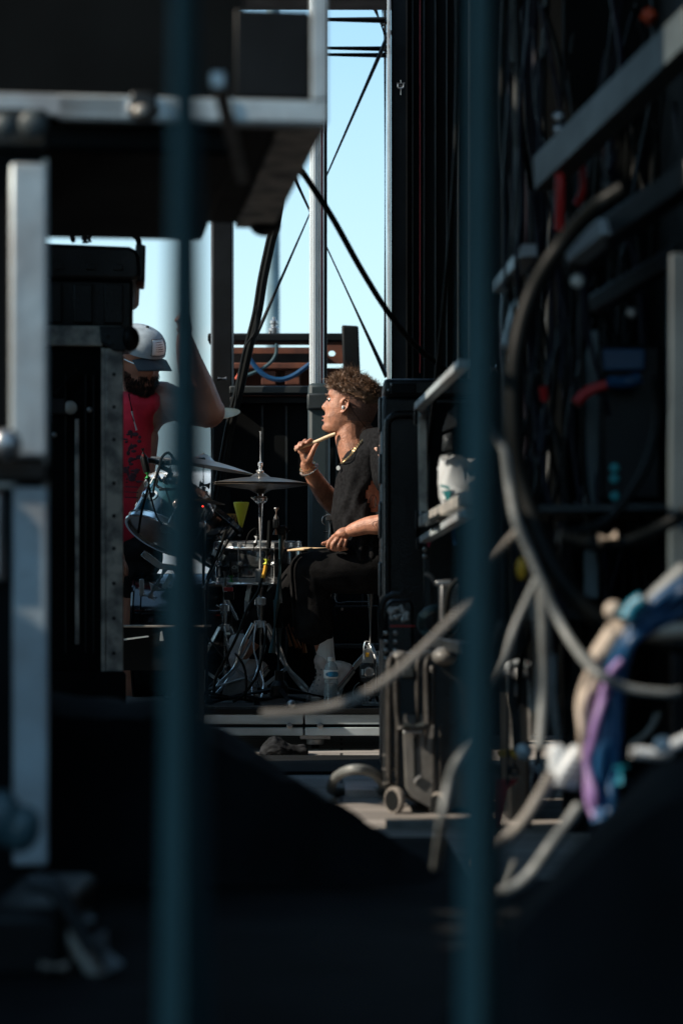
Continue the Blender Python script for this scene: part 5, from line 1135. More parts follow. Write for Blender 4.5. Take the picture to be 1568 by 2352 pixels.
for q in (100, 170, 240): obj('side_rib', MB().box((X2(q), Yu-.012, Z2(745)), (X2(q+44), Yu, Z2(655))), 'moulded_plastic', o, bev=.004)
o = thing('spigot_clamp', 'small metal clamp fittings standing on the black moulded case lid', 'clamp', P(196, 556, Yu+.1)); 
obj('body', MB().tube([P(196, 558, Yu+.1), P(196, 540, Yu+.1)], .012, 10).tube([P(188, 548, Yu+.1), P(206, 548, Yu+.1)], .007, 8), 'steel', o)
obj('peg', MB().tube([P(206, 556, Yu+.1), P(207, 541, Yu+.1)], .008, 8), 'steel', o); obj('hook', MB().tube(cr([P(170, 556, Yu+.1), P(166, 540, Yu+.1), P(172, 528, Yu+.1)], 4), .008, 8), 'black_plastic', o)
UC.rotation_euler = (0, 0, math.radians(5.2))
# ---- right side: tall black moulded case behind the rack
Yp = 8.2; X3 = lambda q: P(q, 0, Yp).x
Z3 = lambda q: P(0, q, Yp).z
o = thing('transit_case', 'tall black moulded transit case standing right behind the drummers back', 'case', (P(960, 0, Yp).x, Yp+.3, 0))
obj('shell', MB().box((X3(874), Yp+.02, .0), (X3(1120), Yp+.35, Z3(905))), 'moulded_plastic', o, bev=.02)
obj('lid', MB().box((X3(880), Yp-.0, Z3(912)), (X3(1110), Yp+.34, Z3(869))), 'moulded_plastic', o, bev=.014)
mb = MB()
for a, b in ((910, 990), (1040, 1110), (1150, 1235), (1290, 1370)): obj('side_rib', MB().box((X3(870), Yp+.03, Z3(b)), (X3(878), Yp+.2, Z3(a))), 'moulded_plastic', o, bev=.006)
obj('rim', MB().tube(cr([P(889, 1420, Yp), P(889, 1200, Yp), P(889, 990, Yp), P(893, 965, Yp), P(908, 953, Yp), P(940, 951, Yp), P(1000, 951, Yp)], 6), .012, 12), 'moulded_plastic', o)
obj('hinge', MB().box((X3(897), Yp-.012, Z3(905)), (X3(955), Yp+.0, Z3(880))), 'black_paint', o, bev=.004)
obj('hinge_pin', rivets([P(899, 883, Yp-.014), P(892, 896, Yp-.01)], .005), 'steel', o)
# stacked silver edged racks seen at an angle
o = thing('equipment_rack', 'upper open equipment rack with silver edges right of the drummer', 'rack', (P(1010, 0, 6.6).x, 6.6, P(0, 1190, 7.2).z))
def RP(px, py, Y): return P(px, py, Y)
def rail(par, a, b, w_=.03, h_=.018, m='aluminium', nm='rail'): return obj(nm, MB().bar(RP(*a), RP(*b), w_, h_), m, par, bev=.003)
Af, An = 7.2, 5.95
rail(o, (969, 935, Af), (972, 1176, Af), .026, .026, 'worn_aluminium', 'corner_post')
rail(o, (962, 934, Af), (1064, 835, An), .028, .022, nm='top_rail')
rail(o, (972, 1198, Af), (1072, 1146, An), .03, .032, 'worn_aluminium', 'bottom_rail')
obj('back_panel', MB().prism([(985, 925), (1160, 925), (1160, 1200), (985, 1200)], 7.6, .02), 'black_laminate', o)
None and obj('side_panel', MB().add([RP(974, 940, 7.5), RP(1064, 850, 6.4), RP(1068, 1150, 6.4), RP(976, 1190, 7.5), RP(980, 940, 7.52), RP(1070, 850, 6.42), RP(1074, 1150, 6.42), RP(982, 1190, 7.52)], [(0, 1, 2, 3), (4, 5, 6, 7), (0, 1, 5, 4), (1, 2, 6, 5), (2, 3, 7, 6), (3, 0, 4, 7)]), 'black_laminate', o)
for q in (940, 955, 1180, 1196): obj('rivet', MB().ell(RP(967, q, Af-.02), (.007, .005, .008)), 'steel', o)
obj('corner_bracket', MB().box(RP(951, 975, Af), RP(966, 930, Af)+Vector((0, .04, 0))), 'black_plastic', o, bev=.004); obj('corner_bracket', MB().box(RP(954, 1212, Af), RP(968, 1172, Af)+Vector((0, .04, 0))), 'black_plastic', o, bev=.004)
obj('shelf', MB().prism([(985, 1190), (1062, 1152), (1062, 1160), (985, 1200)], 6.5, .3), 'dark_grey_paint', o)
for q in (1000, 1045): obj('latch', MB().prism([(1018, q), (1038, q-8), (1040, q+34), (1016, q+36)], 6.7, .03).prism([(1022, q+6), (1034, q+2), (1034, q+26), (1022, q+28)], 6.67, .02), 'dark_steel', o, bev=.004)
obj('bracket_plate', MB().prism([(1030, 945), (1048, 930), (1048, 978), (1016, 990)], 6.8, .02), 'dark_steel', o)
o = thing('equipment_rack', 'lower open equipment rack with dark corner post under the upper rack', 'rack', (P(1010, 0, 6.6).x, 6.6, P(0, 1480, 7.2).z))
rail(o, (980, 1250, Af), (984, 1470, Af), .022, .026, 'dark_steel', 'corner_post')
rail(o, (974, 1240, Af), (1072, 1180, An), .03, .02, nm='top_rail')
rail(o, (984, 1472, Af), (1072, 1490, An), .03, .03, 'dark_steel', 'bottom_rail')
None and obj('side_panel', MB().add([RP(986, 1250, 7.5), RP(1064, 1200, 6.4), RP(1068, 1490, 6.4), RP(988, 1470, 7.5), RP(992, 1250, 7.52), RP(1070, 1200, 6.42), RP(1074, 1490, 6.42), RP(994, 1470, 7.52)], [(0, 1, 2, 3), (4, 5, 6, 7), (0, 1, 5, 4), (1, 2, 6, 5), (2, 3, 7, 6), (3, 0, 4, 7)]), 'black_laminate', o)
for q in (1262, 1278): obj('rivet', MB().ell(RP(975, q, Af-.02), (.007, .005, .008)), 'steel', o)
obj('pink_tape', MB().prism([(981, 1240), (988, 1232), (989, 1248), (984, 1258), (980, 1252)], Af-.05, .01), 'pink_tape', o)
obj('corner_bracket', MB().box(RP(956, 1262, Af), RP(972, 1236, Af)+Vector((0, .04, 0))), 'black_plastic', o, bev=.004)
mb = MB().box(RP(1012, 1428, 6.75), RP(1052, 1338, 6.75)+Vector((0, .2, 0)))
vb = thing('vent_box', 'grey louvred power box inside the lower rack', 'power supply', RP(1030, 1428, 6.85)); obj('casing', mb, 'steel', vb, bev=.004)
mb = MB()
for i in range(10): mb.box(RP(1016, 1350+i*8, 6.735), RP(1048, 1347+i*8, 6.735)+Vector((0, .014, 0)))
obj('louvre', mb, 'dark_steel', vb); obj('top_handle', MB().bar(RP(1000, 1340, 6.7), RP(1036, 1336, 6.7), .014, .014), 'steel', vb, bev=.003)
# white bag
mb = MB(); rg = []
for y, xl_, xr_ in ((1052, 1012, 1100), (1056, 1006, 1105), (1078, 1001, 1108), (1110, 1001, 1108), (1135, 1006, 1104), (1152, 1014, 1096), (1172, 1028, 1080)):
    rg.append([RP((xl_+xr_)/2, y, 6.6)+Vector((S((xr_-xl_)/2, 6.6)*math.cos(t)*(1+.06*math.sin(5*t+y)), .05*math.sin(t), .003*math.sin(7*t))) for t in [2*math.pi*k/30 for k in range(30)]])
rg = [[q+Vector((noise.noise(q*22), noise.noise(q*22+Vector((5, 0, 0))), noise.noise(q*26+Vector((0, 7, 0)))))*.032 for q in r] for r in rg]; mb = MB()
wb = thing('plastic_bag', 'crumpled white plastic bag with teal print lying in the upper rack', 'bag', RP(1035, 1168, 6.6)); obj('bag', mb.rings(rg), 'white_plastic', wb)
obj('print', MB().prism([(1010, 1112), (1032, 1118), (1031, 1124), (1011, 1118)], 6.545, .004).prism([(1014, 1126), (1034, 1128), (1032, 1152), (1024, 1148)], 6.545, .004), 'print_teal', wb)
cable('coiled_cable', [(1040, 1200, 6.6), (1041, 1230, 6.6), (1046, 1250, 6.6)], .006, 'cable_blue', 'short bright blue cable inside the lower rack')
cable('coiled_cable', [(1052, 1330, 6.62), (1034, 1350, 6.62), (1026, 1385, 6.62), (1024, 1430, 6.62), (1032, 1452, 6.6)], .008, 'cable_black', 'black cable hanging across the grey louvred box')
cable('coiled_cable', [(1000, 1345, 6.9), (990, 1325, 6.9), (976, 1316, 6.9)], .007, 'steel', 'bright little cable tip inside the lower rack')
for i, (rx, ry, lb) in enumerate(((42, 36, 'outer black cable coil on the small case behind the wheeled case'), (36, 31, 'inner black cable coil on the small case behind the wheeled case'))):
    obj('coiled_cable', MB().tube([P(1005+rx*math.cos(t), 1430+ry*math.sin(t), 6.9+.03*math.sin(3*t)) for t in [2*math.pi*k/40 for k in range(40)]], .008, 8, closed=True), 'cable_teal', label=lb, cat='cable', group='coiled cables on the small case')
# small upright case between
o = thing('utility_case', 'small black case with worn pale sticker behind the wheeled case', 'case', P(925, 1500, 7.2)); Ys = 7.15
obj('shell', MB().prism([(884, 1800), (884, 1400), (889, 1383), (900, 1377), (940, 1377), (950, 1384), (954, 1800)], Ys, .35), 'moulded_plastic', o, bev=.01)
obj('handle', MB().tube(cr([P(876, 1470, Ys), P(878, 1440, Ys), (P(874, 1410, Ys)), P(882, 1380, Ys), P(900, 1368, Ys), P(918, 1368, Ys)], 6), .011, 10), 'moulded_plastic', o)
mb = MB()
for i in range(26):
    x, y = R.uniform(893, 936), R.uniform(1392, 1428); mb.ell(P(x, y, Ys-.002), (R.uniform(.004, .011), .0025, R.uniform(.003, .009)), nu=8, nv=5)
obj('worn_sticker', mb, 'steel', o)
obj('red_line', MB().box(P(895, 1440, Ys-.002), P(952, 1436, Ys-.002)+Vector((0, .003, 0))), 'red_plastic', o)
obj('stud', rivets([P(886+i*9, 1454+j*20, Ys-.01) for i in (0, 2.4) for j in range(5)], .008), 'steel', o)
# wheeled hard case
Yw = 6.45; o = thing('wheeled_case', 'wheeled black hard case standing on end with grey panel and pale wheels', 'case', (P(970, 0, Yw).x, Yw+.15, 0))
Xw = lambda q: P(q, 0, Yw).x
Zw = lambda q: P(0, q, Yw).z
obj('shell', MB().prism([(884, 1560), (888, 1530), (900, 1512), (925, 1500), (1050, 1496), (1120, 1500), (1130, 1520), (1130, 1862), (1010, 1866), (960, 1850), (925, 1830), (900, 1835), (882, 1815)], Yw, .32), 'moulded_plastic', o, bev=.012)
obj('panel', MB().prism([(922, 1640), (990, 1640), (997, 1700), (1006, 1858), (984, 1856), (945, 1832), (930, 1808)], Yw-.010, .02), 'dark_grey_paint', o, bev=.004).data.materials[0] = MT['grey_plastic']
obj('panel_groove', MB().prism([(948, 1694), (954, 1694), (958, 1800), (951, 1800)], Yw-.014, .01), 'black_plastic', o)
obj('emblem', MB().tube(cr([P(952, 1801, Yw-.016), P(956, 1790, Yw-.016), (P(966, 1783, Yw-.016))], 4), .004, 8), 'steel', o)
for q, w_ in ((893, 10), (912, 7), (958, 8), (977, 7)):
    obj('ridge', MB().tube(cr([P(q, 1720 if q > 940 else 1800, Yw-.004), P(q, 1640, Yw-.008), P(q+.5, 1560, Yw-.012), P(q+2, 1520, Yw-.008), P(q+14, 1504, Yw+.01)], 6), .0085 if w_ > 8 else .007, 10), 'lit_edge_plastic', o)
obj('ridge', MB().box((Xw(986), Yw-.02, Zw(1660)), (Xw(998), Yw+.004, Zw(1528))), 'lit_edge_plastic', o, bev=.005)
for q in (992, 1008): obj('ridge', MB().box((Xw(q), Yw-.012, Zw(1845)), (Xw(q+5), Yw+.004, Zw(1664))), 'lit_edge_plastic', o, bev=.002)
h_ = obj('pull_handle', MB().tube(cr([P(909, 1560, Yw-.02), P(910, 1620, Yw-.024), P(916, 1668, Yw-.03), P(926, 1672, Yw-.034), P(972, 1672, Yw-.034), P(981, 1664, Yw-.03), P(980, 1600, Yw-.02), P(978, 1540, Yw-.02)], 5), .0075, 10), 'lit_edge_plastic', o)
obj('grip', MB().tube([P(926, 1668, Yw-.036), P(972, 1668, Yw-.036)], .0125, 14), 'dark_grey_paint', h_)
obj('grip_rib', rivets([P(929+i*7, 1682, Yw-.04) for i in range(6)], .0042), 'steel', h_)
obj('latch', MB().box((Xw(924), Yw-.022, Zw(1556)), (Xw(950), Yw-.004, Zw(1534))), 'dark_grey_paint', o, bev=.004)
obj('top_corner', MB().ell(P(917, 1508, Yw+.02), (.026, .035, .016)), 'grey_plastic', o); obj('top_corner', MB().ell(P(1020, 1508, Yw+.0), (.034, .04, .026)), 'grey_plastic', o)
mb = MB()
for q in (1735, 1767, 1800): mb.tube([P(878, q, Yw+.0), P(906, q, Yw-.004)], .0035, 8)
obj('side_ridge', mb, 'worn_aluminium', o)
for q, qy in ((906, 1838), (1008, 1850)): 
    wl_ = obj('wheel', MB().lathe([(.026, -.009), (.034, -.009), (.037, -.005), (.037, .005), (.034, .009), (.026, .009)], P(q, qy, Yw-.02), (.80, .60, 0), 28), 'wheel_rubber', o)
    obj('hub', MB().lathe([(.0275, -.012), (.0275, .012)], P(q, qy, Yw-.02), (.80, .60, 0), 20), 'black_plastic', wl_)
# pale ring of cable on the deck and added strips for lit and shaded deck
obj('coiled_cable', MB().tube([P(820+60*math.cos(t), 1812-45*abs(math.sin(t))**1.0*(1 if math.sin(t) > 0 else -.2), 6.9+.25*(-math.sin(t))) for t in [2*math.pi*k/40 for k in range(40)]], .014, 10, closed=True), 'cable_grey', label='thick pale grey cable ring lying on the dark deck', cat='cable')
obj('deck_tone_strip', MB().box((P(792, 0, 7.2).x, 7.0, .0), (P(884, 0, 7.2).x, 7.35, .022)), 'steel', label='flat grey strip standing in for lit deck left of the wheeled case', cat='board')  # light strip on the deck, made as a grey slab
o = obj('deck_tone_strip', MB().box((P(470, 0, 8.6).x, 8.0, .001), (P(884, 0, 8.6).x, 8.95, .012)), 'black_fabric', bev=.003, label='long black sheet standing in for the shaded deck before the riser', cat='mat')  # shade on the deck, made as a thin black sheet
obj('deck_tone_strip', MB().box((P(885, 0, 6.0).x, 5.95, 0), (P(1140, 0, 6.0).x, 6.06, .02)), 'cable_tan', label='narrow pale strip standing in for lit deck planks under the wheeled case', cat='board')  # lit planks by the wheels, made as a pale slab
# ---- black cloth covered heap across the bottom middle
def heap(name, top, Y0, Y1, label, mat='black_fabric'):
    mb = MB(); rg = []
    for j in range(9):
        t = j/8; Y = Y0+(Y1-Y0)*t; r = []
        k_ = [0, .86, .95, .99, 1, .99, .95, .8, 0][j]
        for i in range(61):
            u = i/60*(len(top)-1); a = int(min(u, len(top)-2)); x = top[a][0]+(top[a+1][0]-top[a][0])*(u-a); y = top[a][1]+(top[a+1][1]-top[a][1])*(u-a)
            q = P(x, y, Y0); z = max(.004, (P(x, y, Y).z-.012*j)*(k_ if j < 2 or j > 6 else 1)+(.03*noise.noise(Vector((q.x*7, Y*7, 3)))+.022*abs(noise.noise(Vector((q.x*14+Y*5, Y*9, 8)))))*(0 < j < 8)); r.append(Vector((q.x, Y+.02*noise.noise(q*9)*(0 < j < 8), z if 0 < j < 8 else .003)))
        rg.append(r)
    rg.append([Vector((q.x, q.y, .001)) for q in rg[-1]])
    mb.rings(rg, closed=False, cap=False)
    n = 61; m = len(rg)
    mb.f.append(tuple(i*n for i in range(m))); mb.f.append(tuple(i*n+n-1 for i in range(m))[::-1])
    return obj(name, mb, mat, label=label, cat='cover')
heap('cloth_cover', [(60, 1560), (300, 1590), (480, 1640), (560, 1680), (700, 1786), (830, 1850), (950, 1935), (1080, 2030)], 4.6, 5.7, 'black cloth covered pile filling the lower middle of the picture')
# right corner drape
heap('cloth_cover', [(960, 2352), (1120, 2190), (1260, 2010), (1420, 1860), (1580, 1730), (1760, 1660)], 2.9, 3.7, 'large black cloth covered pile in the lower right corner')
heap('cloth_cover', [(880, 2500), (1010, 2260), (1100, 2130), (1180, 2080), (1300, 2050)], 3.9, 4.4, 'dark grey covered pile low between the pipe and the corner', 'black_denim')
# ---- right near rack with silver rails
o = thing('equipment_rack', 'large open rack with blurred silver rails along the right edge of the picture', 'rack', (P(1450, 0, 4.8).x, 4.8, 0))
rail(o, (1150, 660, 5.6), (1216, 575, 5.3), .035, .03, nm='rail'); rail(o, (1318, 590, 4.9), (1600, 395, 4.5), .045, .05, 'dark_steel', 'rail')
rail(o, (1318, 588, 4.82), (1400, 520, 4.74), .05, .035, nm='bright_plate')
rail(o, (1250, 400, 5.2), (1600, 60, 4.4), .05, .075, 'teal_grey', 'upper_rail')
rail(o, (1557, 1380, 4.5), (1557, 585, 4.5), .035, .04, 'teal_grey', 'front_post')
rail(o, (1357, 1375, 5.3), (1357, 760, 5.3), .03, .03, 'teal_grey', 'rear_post')
rail(o, (1366, 700, 4.9), (1600, 560, 4.6), .03, .035, 'dark_steel', 'rail')
rail(o, (1190, 690, 5.5), (1165, 800, 5.5), .03, .03, nm='bracket'); 
obj('shelf', MB().prism([(1230, 1160), (1575, 1155), (1575, 1170), (1230, 1176)], 5.1, .5), 'dark_grey_paint', o)
obj('lower_shelf', MB().prism([(1230, 1400), (1575, 1396), (1575, 1420), (1230, 1424)], 5.1, .5), 'black_paint', o)
obj('foot_post', MB().box((P(1545, 0, 4.5).x, 4.5, 0), (P(1568, 0, 4.5).x, 4.54, P(0, 1385, 4.5).z)), 'black_paint', o)
obj('side_board', MB().box((P(1700, 0, 4.5).x, 4.4, 0), (P(1710, 0, 4.5).x, 5.9, 2.6)), 'black_laminate', o)
obj('back_board', MB().box((P(1290, 0, 5.9).x, 5.85, .0), (P(1500, 0, 5.9).x, 5.9, 2.2)), 'black_laminate', o)
obj('stud', rivets([P(1325, 645, 4.85)], .015), 'worn_aluminium', o); obj('stud', rivets([P(1450, 718, 4.9)], .012), 'steel', o); obj('stud', rivets([P(1282, 297, 5.1), P(1282, 268, 5.1), P(1282, 330, 5.1)], .014), 'steel', o)
obj('stud', rivets([P(1395, 425, 5.0)], .016), 'dark_steel', o)
# gear in the near rack
o = thing('patch_unit', 'dark patch unit with blue and teal lit panel inside the right rack', 'patch unit', P(1450, 1160, 5.25))
obj('casing', MB().prism([(1380, 790), (1520, 790), (1520, 1150), (1380, 1150)], 5.2, .4), 'black_plastic', o, bev=.01)
obj('blue_panel', MB().prism([(1385, 800), (1480, 800), (1480, 850), (1385, 850)], 5.18, .018), 'cable_blue', o, bev=.004)
obj('teal_button', rivets([P(1410, 1075, 5.19), P(1410, 1100, 5.19), P(1411, 1140, 5.19)], .011), 'print_teal', o)
def rcable(pts, r, mat, label, group='cables hanging at the right'):
    pts = [(x+R.uniform(-2.5, 2.5), y+R.uniform(-2.5, 2.5), Y+R.uniform(-.02, .02)) for x, y, Y in pts]
    return cable('hanging_cable', pts, r*(.76 if mat in ('cable_grey', 'cable_tan') else .88), mat, label, n=12, group=group)
for mt, lb, n_ in (('cable_black', 'dense tangle of black cables filling the rack space at the right', 46), ('cable_navy', 'tangle of navy cables hanging high at the right', 26), ('dark_steel', 'thin grey cables and wires caught in the dark tangle at the right', 14)):
    mb = MB()
    for i in range(n_):
        x = R.uniform(1165, 1560); y0 = R.uniform(-80, 900); Y = R.uniform(5.2, 6.1); dx = R.uniform(-60, 60); q = [(x, y0, Y)]
        for j in range(R.randint(3, 6)): x += R.uniform(-45, 45)+dx*.3; y0 += R.uniform(90, 260); q.append((min(1590, max(1160, x)), y0, Y+R.uniform(-.08, .08)))
        mb.tube(cr([P(*z) for z in q], 6), R.uniform(.003, .008) if mt != 'dark_steel' else .0035, 7)
    obj('cable_tangle', mb, mt, label=lb, cat='cables', kind='stuff')
rcable([(1322, 925, 5.1), (1345, 898, 5.1), (1392, 885, 5.1)], .013, 'cable_red', 'short red cable curve inside the right rack')
rcable([(1400, 880, 5.15), (1440, 876, 5.15), (1470, 868, 5.15)], .016, 'cable_blue', 'short blue cable stub beside the red curve in the right rack')
rcable([(1250, 920, 5.2), (1248, 890, 5.2)], .010, 'cable_red', 'tiny red cable mark left of the red curve')
rcable([(1282, 345, 5.1), (1286, 430, 5.1), (1282, 530, 5.1)], .012, 'cable_red', 'dim red cable hanging high between the dark cables at right')
rcable([(1330, 340, 5.2), (1336, 430, 5.2), (1322, 470, 5.2)], .010, 'cable_red', 'second dim red cable right of the first high up')
rcable([(1480, 30, 4.9), (1500, 45, 4.9)], .018, 'cable_orange', 'orange cable end near the top right corner')
# big black loop
rcable([(1440, 430, 4.4), (1370, 480, 4.4), (1290, 560, 4.35), (1220, 680, 4.35), (1185, 820, 4.35), (1182, 980, 4.35), (1205, 1130, 4.35), (1270, 1300, 4.3), (1360, 1410, 4.3), (1480, 1465, 4.3), (1620, 1490, 4.3)], .019, 'cable_black', 'very thick black cable sweeping in a huge loop at the right')
rcable([(1500, 860, 4.6), (1510, 960, 4.6), (1480, 1080, 4.6), (1400, 1190, 4.6), (1290, 1230, 4.6)], .010, 'cable_black', 'thin black cable arc inside the huge loop')
rcable([(1600, 1160, 4.4), (1520, 1210, 4.4), (1440, 1245, 4.4), (1360, 1250, 4.4), (1280, 1235, 4.4)], .014, 'cable_black', 'black cable rising right inside the huge loop')
obj('cable_joiner', MB().tube([P(1374, 1240, 4.38), P(1414, 1236, 4.38)], .013, 14), 'cable_cream', label='pale cable joiner on the black cable inside the loop', cat='connector')
# pale cables
PC = [
 ([(1120, 960, 4.5), (1150, 1010, 4.5), (1160, 1045, 4.5), (1168, 1110, 4.5), (1185, 1190, 4.5), (1212, 1270, 4.5), (1250, 1350, 4.5), (1280, 1420, 4.5), (1320, 1490, 4.45), (1370, 1545, 4.4), (1440, 1582, 4.4), (1530, 1590, 4.4), (1560, 1588, 4.4)], .0105, 'cable_grey', 'long pale grey cable swinging down and right to the edge'),
 ([(1090, 1320, 4.6), (1130, 1290, 4.6), (1160, 1250, 4.6), (1190, 1212, 4.55)], .008, 'cable_tan', 'short tan cable branch joining the long grey cable'),
 ([(1238, 1320, 4.6), (1205, 1390, 4.6), (1180, 1450, 4.6), (1160, 1520, 4.6), (1130, 1580, 4.6), (1100, 1630, 4.6)], .009, 'cable_grey', 'pale grey cable bending down to the right pipe'),
 ([(1240, 1330, 4.7), (1248, 1420, 4.7), (1250, 1520, 4.7), (1246, 1600, 4.7), (1238, 1720, 4.7)], .014, 'cable_grey', 'thick pale grey cable hanging straight down right of the pipe'),
 ([(1222, 1370, 4.75), (1235, 1450, 4.75), (1238, 1540, 4.75), (1225, 1640, 4.75)], .010, 'cable_tan', 'tan cable hanging beside the thick pale grey cable'),
 ([(1268, 1500, 5.0), (1272, 1600, 5.0), (1285, 1720, 5.0)], .010, 'cable_grey', 'dim grey cable right of the thick hanging one'),
 ([(1150, 1430, 4.9), (1138, 1480, 4.9), (1126, 1530, 4.9)], .007, 'cable_grey', 'thin grey cable close against the right pipe'),
 ([(1262, 1785, 4.0), (1235, 1830, 4.0), (1205, 1880, 4.0), (1170, 1920, 4.0), (1130, 1955, 4.0), (1080, 1985, 4.05)], .0135, 'cable_tan', 'tan cable end slanting down left to the right pipe'),
 ([(1330, 1845, 3.9), (1296, 1900, 3.9), (1262, 1950, 3.9), (1225, 2000, 3.9), (1190, 2030, 3.9), (1150, 2050, 3.9), (1090, 2062, 3.95)], .0135, 'cable_grey', 'lowest grey cable end slanting toward the corner cloth'),
 ([(1180, 1975, 4.2), (1165, 2020, 4.2), (1150, 2060, 4.2), (1120, 2110, 4.2)], .008, 'cable_grey', 'tiny grey cable tip below the tan cable end'),
 ([(1400, 1432, 4.0), (1450, 1452, 4.0), (1510, 1450, 4.0), (1600, 1445, 4.0)], .014, 'cable_cream', 'fat pale cable running level to the right edge'),
 ([(1088, 1690, 3.9), (1052, 1740, 3.9), (1028, 1800, 3.9), (1012, 1880, 3.9), (1007, 1930, 3.95), (1000, 1990, 4.1)], .0095, 'cable_grey', 'curved grey cable beside the wheeled case left of the pipe'),
 ([(1512, 1636, 4.5), (1486, 1680, 4.5), (1448, 1712, 4.5)], .007, 'cable_tan', 'short tan cable piece right of the purple cables'),
]
for a in PC:
    dy = .45 if max(q[2] for q in a[0]) >= 4.35 and a[0][0][0] < 1300 else 0
    rcable([(x, y, Y-dy) for x, y, Y in a[0]], *a[1:])
# looms
rcable([(1420, 1440, 4.02), (1390, 1490, 4.02), (1368, 1520, 4.02)], .022, 'cable_cream', 'cream connector boot at the top of the cable loom')
for i in range(3): rcable([(1378+i*12, 1500, 4.02), (1352+i*10, 1550, 4.02), (1332+i*11, 1610, 4.02), (1336+i*9, 1680, 4.02), (1340+i*8, 1740, 4.02)], .0085, 'cable_cream', ['leftmost cream cable of the loom', 'middle cream cable of the loom', 'third cream cable of the loom next to the purple ones'][i])
for i in range(3): rcable([(1445-i*7, 1505+i*4, 4.0), (1405-i*4, 1555, 4.0), (1380-i*3, 1630, 4.0), (1364-i*4, 1700, 4.0), (1350-i*2, 1760, 4.0), (1352+i*6, 1830, 4.0), (1368+i*5, 1880, 4.0)], .0085, 'cable_purple', ['rightmost purple cable of the loom', 'middle purple cable of the loom', 'leftmost purple cable of the loom'][i])
for i in range(4): rcable([(1580, 1330+i*22, 3.98), (1500, 1390+i*16, 3.98), (1430+i*6, 1480, 3.98), (1395+i*8, 1580, 4.0), (1385+i*9, 1700, 4.0), (1376+i*9, 1800, 4.0), (1372+i*8, 1890, 3.98)], .0125, 'cable_blue', ['leftmost dark blue cable of the loom', 'second dark blue cable of the loom', 'third dark blue cable of the loom', 'rightmost dark blue cable of the loom'][i])
rcable([(1580, 1300, 4.0), (1500, 1380, 4.0), (1460, 1430, 4.0)], .02, 'cable_grey', 'wide pale band of cable above the blue cables')
rcable([(1480, 1375, 3.95), (1455, 1395, 3.95), (1440, 1425, 3.95)], .016, 'cable_cyan', 'bright cyan connector sleeve above the cable loom')
obj('cable_joiner', MB().ell(P(1408, 1402, 3.98), (.016, .012, .016)), 'cable_cream', label='round cream knob left of the cyan sleeve', cat='connector')
obj('cable_joiner', MB().tube([P(1424, 1760, 3.95), P(1426, 1800, 3.95)], .014, 12), 'cable_cyan', label='cyan sleeve low on the blue cables', cat='connector')
# power strips
o = thing('power_connector', 'white ribbed power connector block right of the hanging cables', 'connector', P(1305, 1830, 4.05)); Yz = 4.05
obj('block', MB().prism([(1262, 1805), (1330, 1818), (1340, 1740), (1338, 1715), (1318, 1712)], Yz, .06), 'white_plastic', o, bev=.01)
obj('rear_block', MB().prism([(1262, 1712), (1300, 1712), (1300, 1748), (1264, 1790)], Yz+.05, .06), 'white_plastic', o, bev=.008)
for i in range(4): obj('rib', MB().bar(P(1285+i*10, 1788-i*14, Yz-.004), P(1334, 1792-i*14, Yz-.004), .004, .006), 'steel', o)
obj('cable_joiner', MB().tube([P(1246, 1740, 4.5), P(1244, 1770, 4.5)], .014, 12), 'aluminium', label='small silver coupler left of the white connector', cat='connector')
obj('cable_joiner', MB().tube([P(1284, 1670, 4.6), P(1286, 1700, 4.6)], .012, 12), 'steel', label='small steel coupler above the white connector', cat='connector')
o = thing('handrail', 'white bent rail with a bright bolt above the corner cloth', 'rail', P(1500, 1700, 3.9))
obj('bar', MB().tube(cr([P(1448, 1727, 3.85), P(1520, 1732, 3.85), P(1540, 1716, 3.85), P(1590, 1690, 3.85)], 5), .010, 12), 'white_plastic', o)
obj('bolt', MB().ell(P(1520, 1712, 3.8), (.014, .01, .014)), 'white_plastic', o)
# slim upright case with tags
Yg = 6.2; o = thing('hard_case', 'narrow upright black case with silver lid edge right of the pipe', 'case', (P(1195, 0, Yg).x, Yg+.1, 0))
obj('shell', MB().prism([(1163, 1556), (1210, 1552), (1216, 1720), (1216, 1900), (1170, 1900)], Yg, .3), 'moulded_plastic', o, bev=.008)
obj('lid_edge', MB().prism([(1160, 1545), (1214, 1540), (1214, 1556), (1160, 1558)], Yg-.01, .32), 'steel', o, bev=.004)
obj('handle', MB().tube(cr([P(1168, 1540, Yg), P(1172, 1528, Yg), P(1200, 1522, Yg), P(1214, 1530, Yg)], 4), .011, 10), 'aluminium', o)
obj('latch', MB().box(P(1182, 1600, Yg-.02), P(1190, 1535, Yg-.02)+Vector((0, .02, 0))), 'steel', o, bev=.003)
obj('trim', MB().bar(P(1166, 1560, Yg-.004), P(1174, 1720, Yg-.004), .008, .006).bar(P(1212, 1560, Yg-.004), P(1216, 1700, Yg-.004), .008, .006), 'worn_aluminium', o)
obj('red_cap', MB().box(P(1198, 1528, Yg-.01), P(1216, 1520, Yg-.01)+Vector((0, .02, 0))), 'red_plastic', o, bev=.003)
o = thing('yellow_tag', 'yellow plastic tag on a chain below the narrow upright case', 'tag', P(1165, 1745, 5.9)); 
obj('tag', MB().prism([(1144, 1724), (1178, 1722), (1190, 1734), (1186, 1744), (1174, 1736), (1150, 1740)], 5.9, .012), 'yellow', o, bev=.003)
obj('ring', MB().tube([P(1180+8*math.cos(t), 1770+11*math.sin(t), 5.9) for t in [2*math.pi*k/16 for k in range(16)]], .004, 6, closed=True).tube([P(1182, 1744, 5.9), P(1181, 1760, 5.9)], .003, 6), 'dark_steel', o)
obj('red_wedge', MB().prism([(1143, 1792), (1190, 1790), (1166, 1815), (1150, 1900), (1142, 1900)], 5.95, .03), 'red_plastic', label='red wedge of plastic low beside the right pipe', cat='wedge')
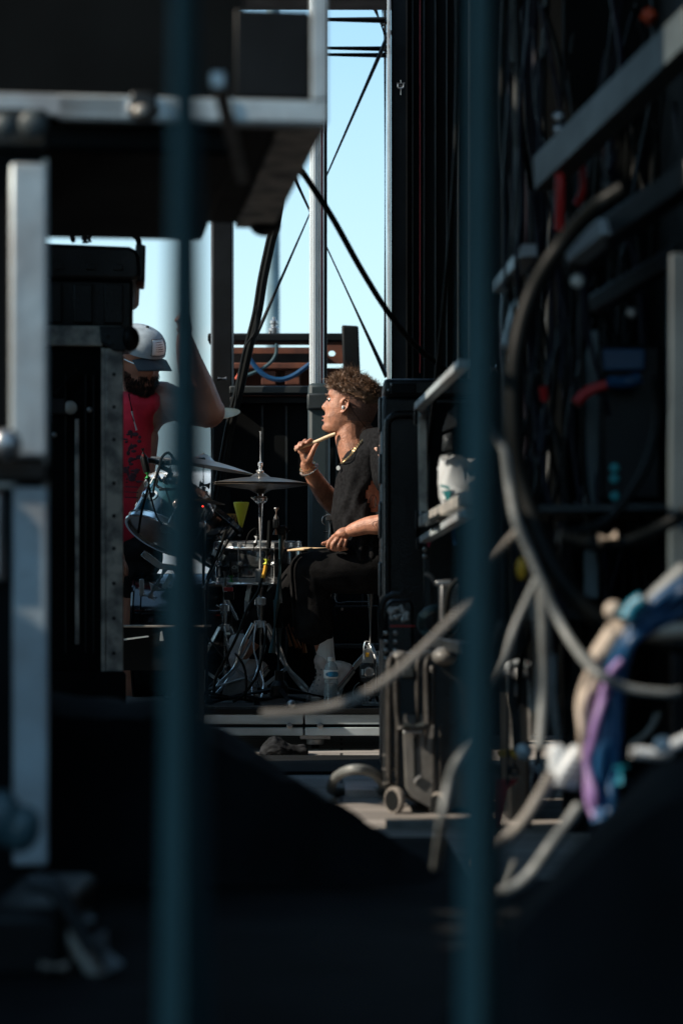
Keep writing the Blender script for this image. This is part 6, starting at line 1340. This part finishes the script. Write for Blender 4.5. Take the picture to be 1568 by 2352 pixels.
obj('cable_joiner', MB().ell(P(1202, 1726, 5.6), (.02, .012, .02)), 'aluminium', label='round silver knob beside the yellow tag', cat='connector')
obj('cable_joiner', MB().ell(P(1196, 1306, 4.7), (.010, .008, .022)), 'yellow', label='blurred yellow connector hanging below the tan branch', cat='connector')
# straps crossing in front of the cases
obj('strap', MB().tube(cr([P(600, 1640, 4.1), P(700, 1634, 4.1), P(800, 1610, 4.1), P(890, 1560, 4.1), P(960, 1500, 4.1), P(1020, 1440, 4.1), P(1090, 1370, 4.1)], 8), .0068, 12, flat=.3, flatdir=(0, 1, 0)), 'cable_tan', label='blurred tan strap crossing low in front of the riser and wheeled case', cat='strap')
# dark vertical cables on the right wall
for i, (x, d, m_) in enumerate(((1160, 6.0, 'cable_black'), (1172, 6.1, 'cable_navy'), (1186, 6.0, 'dark_grey_paint'), (1204, 6.2, 'cable_navy'), (1222, 6.1, 'cable_black'), (1236, 6.0, 'cable_navy'), (1258, 6.2, 'dark_grey_paint'), (1300, 6.2, 'cable_navy'), (1324, 6.0, 'cable_navy'))):
    lb = ['first dark cable right of the pipe in the hanging row', 'second dark cable of the hanging row, navy', 'third cable of the hanging row, grey', 'fourth cable of the hanging row, navy', 'fifth cable of the hanging row, black', 'sixth cable of the hanging row, navy', 'seventh cable of the hanging row, grey', 'eighth cable of the hanging row, navy', 'last navy cable of the hanging row'][i]
    rcable([(x+6*math.sin(i*2.1), -60, d), (x-8+10*math.sin(i), 250, d), (x+5, 500, d), (x-6+6*math.cos(i*3), 760, d), (x+3, 1000, d), (x+10*math.sin(i*1.7), 1200, d), (x+10*math.sin(i*1.7)+4, 1500, d)], .010+.003*(i % 3), m_, lb, 'dark cables hanging in a row at the right')
rcable([(1156, 655, 5.6), (1154, 740, 5.6), (1160, 830, 5.6)], .004, 'aluminium', 'thin bright wire along the right pipe')
obj('cable_joiner', MB().tube([P(1128, 848, 7.0), P(1142, 846, 7.0)], .012, 12), 'steel', label='small steel fitting at the right pipe in mid height', cat='connector')
rcable([(960, 1230, 8.0), (1010, 780, 7.2), (1040, 400, 7.0), (1052, 100, 7.0), (1050, -50, 7.0)], .008, 'cable_black', 'thin black cable hanging left of the right pipe in front of the wall')
